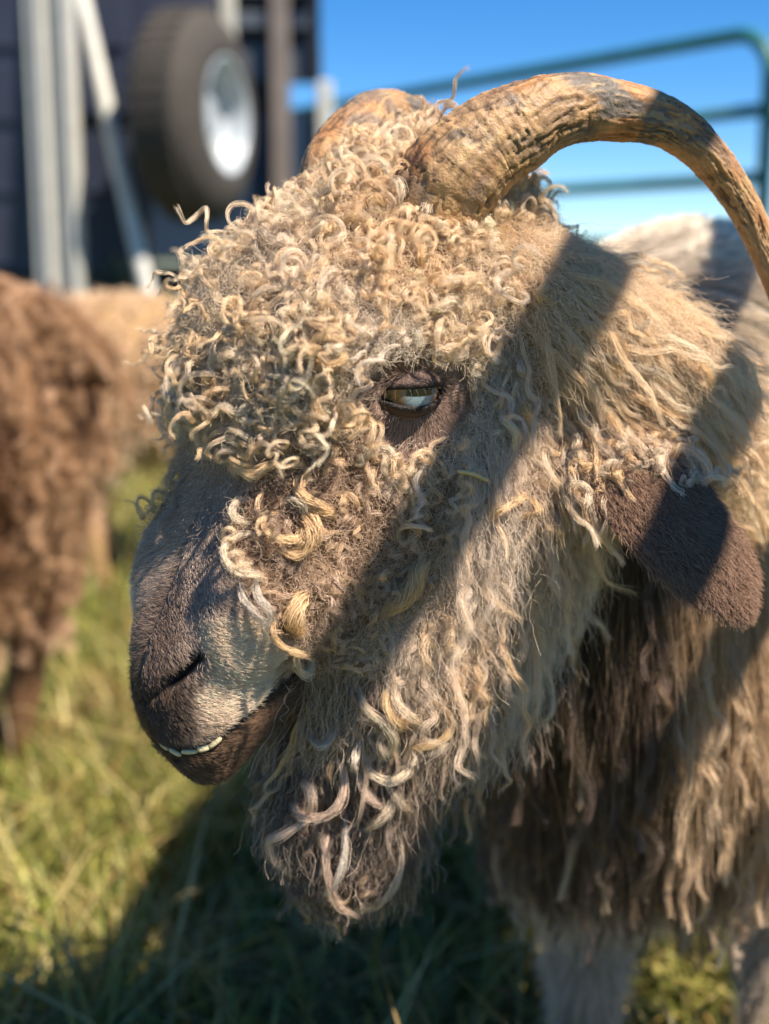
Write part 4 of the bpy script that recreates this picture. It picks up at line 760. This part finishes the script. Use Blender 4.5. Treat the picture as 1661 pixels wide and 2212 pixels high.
# long hair of neck, chest and back
r6 = np.random.default_rng(26)
def bseen(c, n):
    px, py, d = proj(c); inside = (px > 900) & (px < 1800) & (py > 300) & (py < 2350); return np.where(inside & ((n*nrm(CAM-c)).sum(1) > -.3), 1., .10)
def body_hair(name, n, Lr, npt, K, R, wr, jit, rng, keep=None):
    P, N = sample_surface(bv, bq, n, bseen, rng); s, _ = g_head(P); k = (s > .004) & (P[:, 2] > .265)
    P, N = P[k], N[k]; c = body_coat(P); m = len(P); top = smooth(.66, .71, P[:, 2])
    fl = np.array([.04, .02, -1.])+.12*rng.normal(size=P.shape)+(top[:, None])*np.array([1.2, .3, .75]); lowk = smooth(.42, .30, P[:, 2])
    L = (Lr[0]+(Lr[1]-Lr[0])*rng.random(m))*(1-.55*lowk)*(1-.2*top)
    G = grow(P, N, fl, L, npt, field, lift=.3, bend=.28, grav=.12, wig=.07, off0=.001, off1=.012, rng=rng)
    G[..., 2] = np.maximum(G[..., 2], .02)
    hl_ = rng.random((m, 1)); c = c*(1+.25*rng.normal(size=(m, 1))); c = np.where(hl_ < .12, c*.3+srgb(190, 160, 120)*.55, c)
    if K == 1:
        t = np.linspace(0, 1, npt)[None, :, None]; return curves(name, G, wr, c[:, None]*(.6+.65*t), M_HAIR, goat)
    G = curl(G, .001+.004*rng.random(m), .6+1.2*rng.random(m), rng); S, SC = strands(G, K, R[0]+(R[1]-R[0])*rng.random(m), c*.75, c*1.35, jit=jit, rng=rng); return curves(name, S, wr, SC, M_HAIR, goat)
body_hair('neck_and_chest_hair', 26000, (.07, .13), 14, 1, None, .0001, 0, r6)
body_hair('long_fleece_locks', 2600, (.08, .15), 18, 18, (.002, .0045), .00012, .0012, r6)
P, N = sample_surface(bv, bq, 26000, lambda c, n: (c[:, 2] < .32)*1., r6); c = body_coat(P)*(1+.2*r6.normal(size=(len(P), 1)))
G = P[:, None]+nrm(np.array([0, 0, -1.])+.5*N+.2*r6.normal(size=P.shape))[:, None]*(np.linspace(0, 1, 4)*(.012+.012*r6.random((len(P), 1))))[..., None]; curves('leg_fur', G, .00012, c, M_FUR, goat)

# ------------------------------------------------------------------ the two other goats
def other_goat(label, base, yaw, sc_, coatf, seed, nl, Lr, hornc):
    r = np.random.default_rng(seed); ca, sa = math.cos(yaw), math.sin(yaw); Rm = np.array([[ca, sa, 0], [-sa, ca, 0], [0, 0, 1]])*sc_; base = np.array([*base, 0.])
    t = thing('goat', label, 'goat', base, 'goats in the pen')
    def sdf(P):
        d = sd_cone(P, (-.30, 0, .50), (.26, 0, .50), .175, .165); d = smin(d, sd_cone(P, (.26, 0, .53), (.46, 0, .70), .12, .075), .08); d = smin(d, sd_cone(P, (.45, 0, .72), (.64, 0, .60), .072, .038), .04)
        for x in (-.30, .24):
            for y in (-.09, .09):
                d = smin(d, sd_cone(P, (x, y, .42), (x-(.05 if x < 0 else 0), y, .24), .085, .04), .05); d = smin(d, sd_cone(P, (x-(.05 if x < 0 else 0), y, .24), (x-.01, y, .04), .032, .024), .03)
        for y in (-1, 1): d = smin(d, sd_cone(P, (.46, y*.07, .73), (.43, y*.16, .66), .022, .012), .02)
        return smin(d, sd_cone(P, (-.44, 0, .62), (-.52, 0, .56), .04, .02), .04)
    lo, hi, h = (-.62, -.28, 0), (.72, .28, .86), .016; D = sdf(lattice(lo, hi, h)); v, q = nets(D, lo, h); gl = Grid(D, lo, h); q = orient(v, q, gl)
    g2 = Grid(D*1., lo, h); Wv = v@Rm+base; c = coatf(v)
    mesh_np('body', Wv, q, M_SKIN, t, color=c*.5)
    P, N = sample_surface(v, q, nl, lambda c_, n_: (c_[:, 2] > .2)*1., r); hd = P[:, 0] > .40; cc = coatf(P)*(1+.22*r.normal(size=(nl, 1)))
    L = (Lr[0]+(Lr[1]-Lr[0])*r.random(nl))*np.where(hd, .35, 1)*np.where(P[:, 2] < .3, .5, 1); G = grow(P, N, np.array([-.15, 0, -1.])+.3*r.normal(size=P.shape), L, 14, gl, lift=.4, bend=.2, grav=.12, wig=.15, off0=.001, off1=.015, rng=r)
    G = curl(G, .003+.006*r.random(nl), .8+1.5*r.random(nl), r); S, SC = strands(G, 9, .004+.005*r.random(nl), cc*.8, cc*1.2, jit=.003, rng=r); S = S@Rm+base; S[..., 2] = np.maximum(S[..., 2], .01); curves('fleece', S, .0003, SC, M_HAIR, t)
    for y in (-1, 1):
        p = spline(np.array([(.44, y*.035, .77), (.40, y*.06, .87), (.30, y*.10, .92), (.20, y*.15, .86), (.17, y*.19, .76)]), 24)@Rm+base; MB().tube(p, np.linspace(.024, .005, 24), 12).build('horn', hornc, t, True)
        e = np.array([(.53, y*.052, .685)])@Rm+base; MB().lathe(e[0], (np.array([(.2, y, .1)])@Rm)[0], [(-.014, .001), (-.01, .009), (0, .014), (.01, .009), (.014, .001)], 14).build('eye', M_LID, t, True)
        for x in (-.31, .23): hp = np.array([(x, y*.09, 0)])@Rm+base; MB().lathe(hp[0], (0, 0, 1), [(0, .001), (0, .027), (.04, .023), (.06, .018), (.065, .001)], 14).build('hoof', M_HOOF, t, True)
    return t
M_HORN2 = solid('dull_horn', srgb(150, 120, 84), .6, 0, .25, 40, .4, 120)
def brown(P):
    v, u = vnoise(P, 9)[:, None], vnoise(P+5, 5)[:, None]; c = srgb(70, 44, 31)*(.6+.7*v); k = smooth(.5, .72, u)*.6; c = c*(1-k)+srgb(190, 140, 92)*k; k = smooth(.3, .22, P[:, 2:3]); return c*(1-k)+srgb(170, 126, 92)*k
def cream2(P): return srgb(226, 182, 128)*(.85+.3*vnoise(P, 10)[:, None])
other_goat('shaggy dark brown goat standing beside the cream one, its rump turned', (-.865, 1.78), math.radians(164), 1.03, brown, 41, 2600, (.05, .10), M_HORN2)
other_goat('pale tan fleeced goat standing between the brown goat and the trailer', (-.33, 2.85), math.radians(5), .95, cream2, 42, 1600, (.04, .07), M_HORN2)

# ------------------------------------------------------------------ bits caught in the wool
def straw(px0, py0, px1, py1, w_, label, c, name='straw_stem', cat='straw', lift=.016):
    a, b = field_hit(px0, py0, None), field_hit(px1, py1, None); a, b = a-FW*lift, b-FW*lift; m = (a+b)/2+UPV*.001
    o = MB().tube(resample(np.array([a, m, b]), 10), w_*np.array([.8, 1, 1, 1, 1, 1, 1, .95, .9, .5]), 8).build(name, solid(name, c, .6, 0, .15, 200), None, True); o['label'] = label; o['category'] = cat
straw(985, 1020, 1048, 1040, .0011, 'pale yellow straw stem caught in the cheek wool', srgb(206, 180, 128))
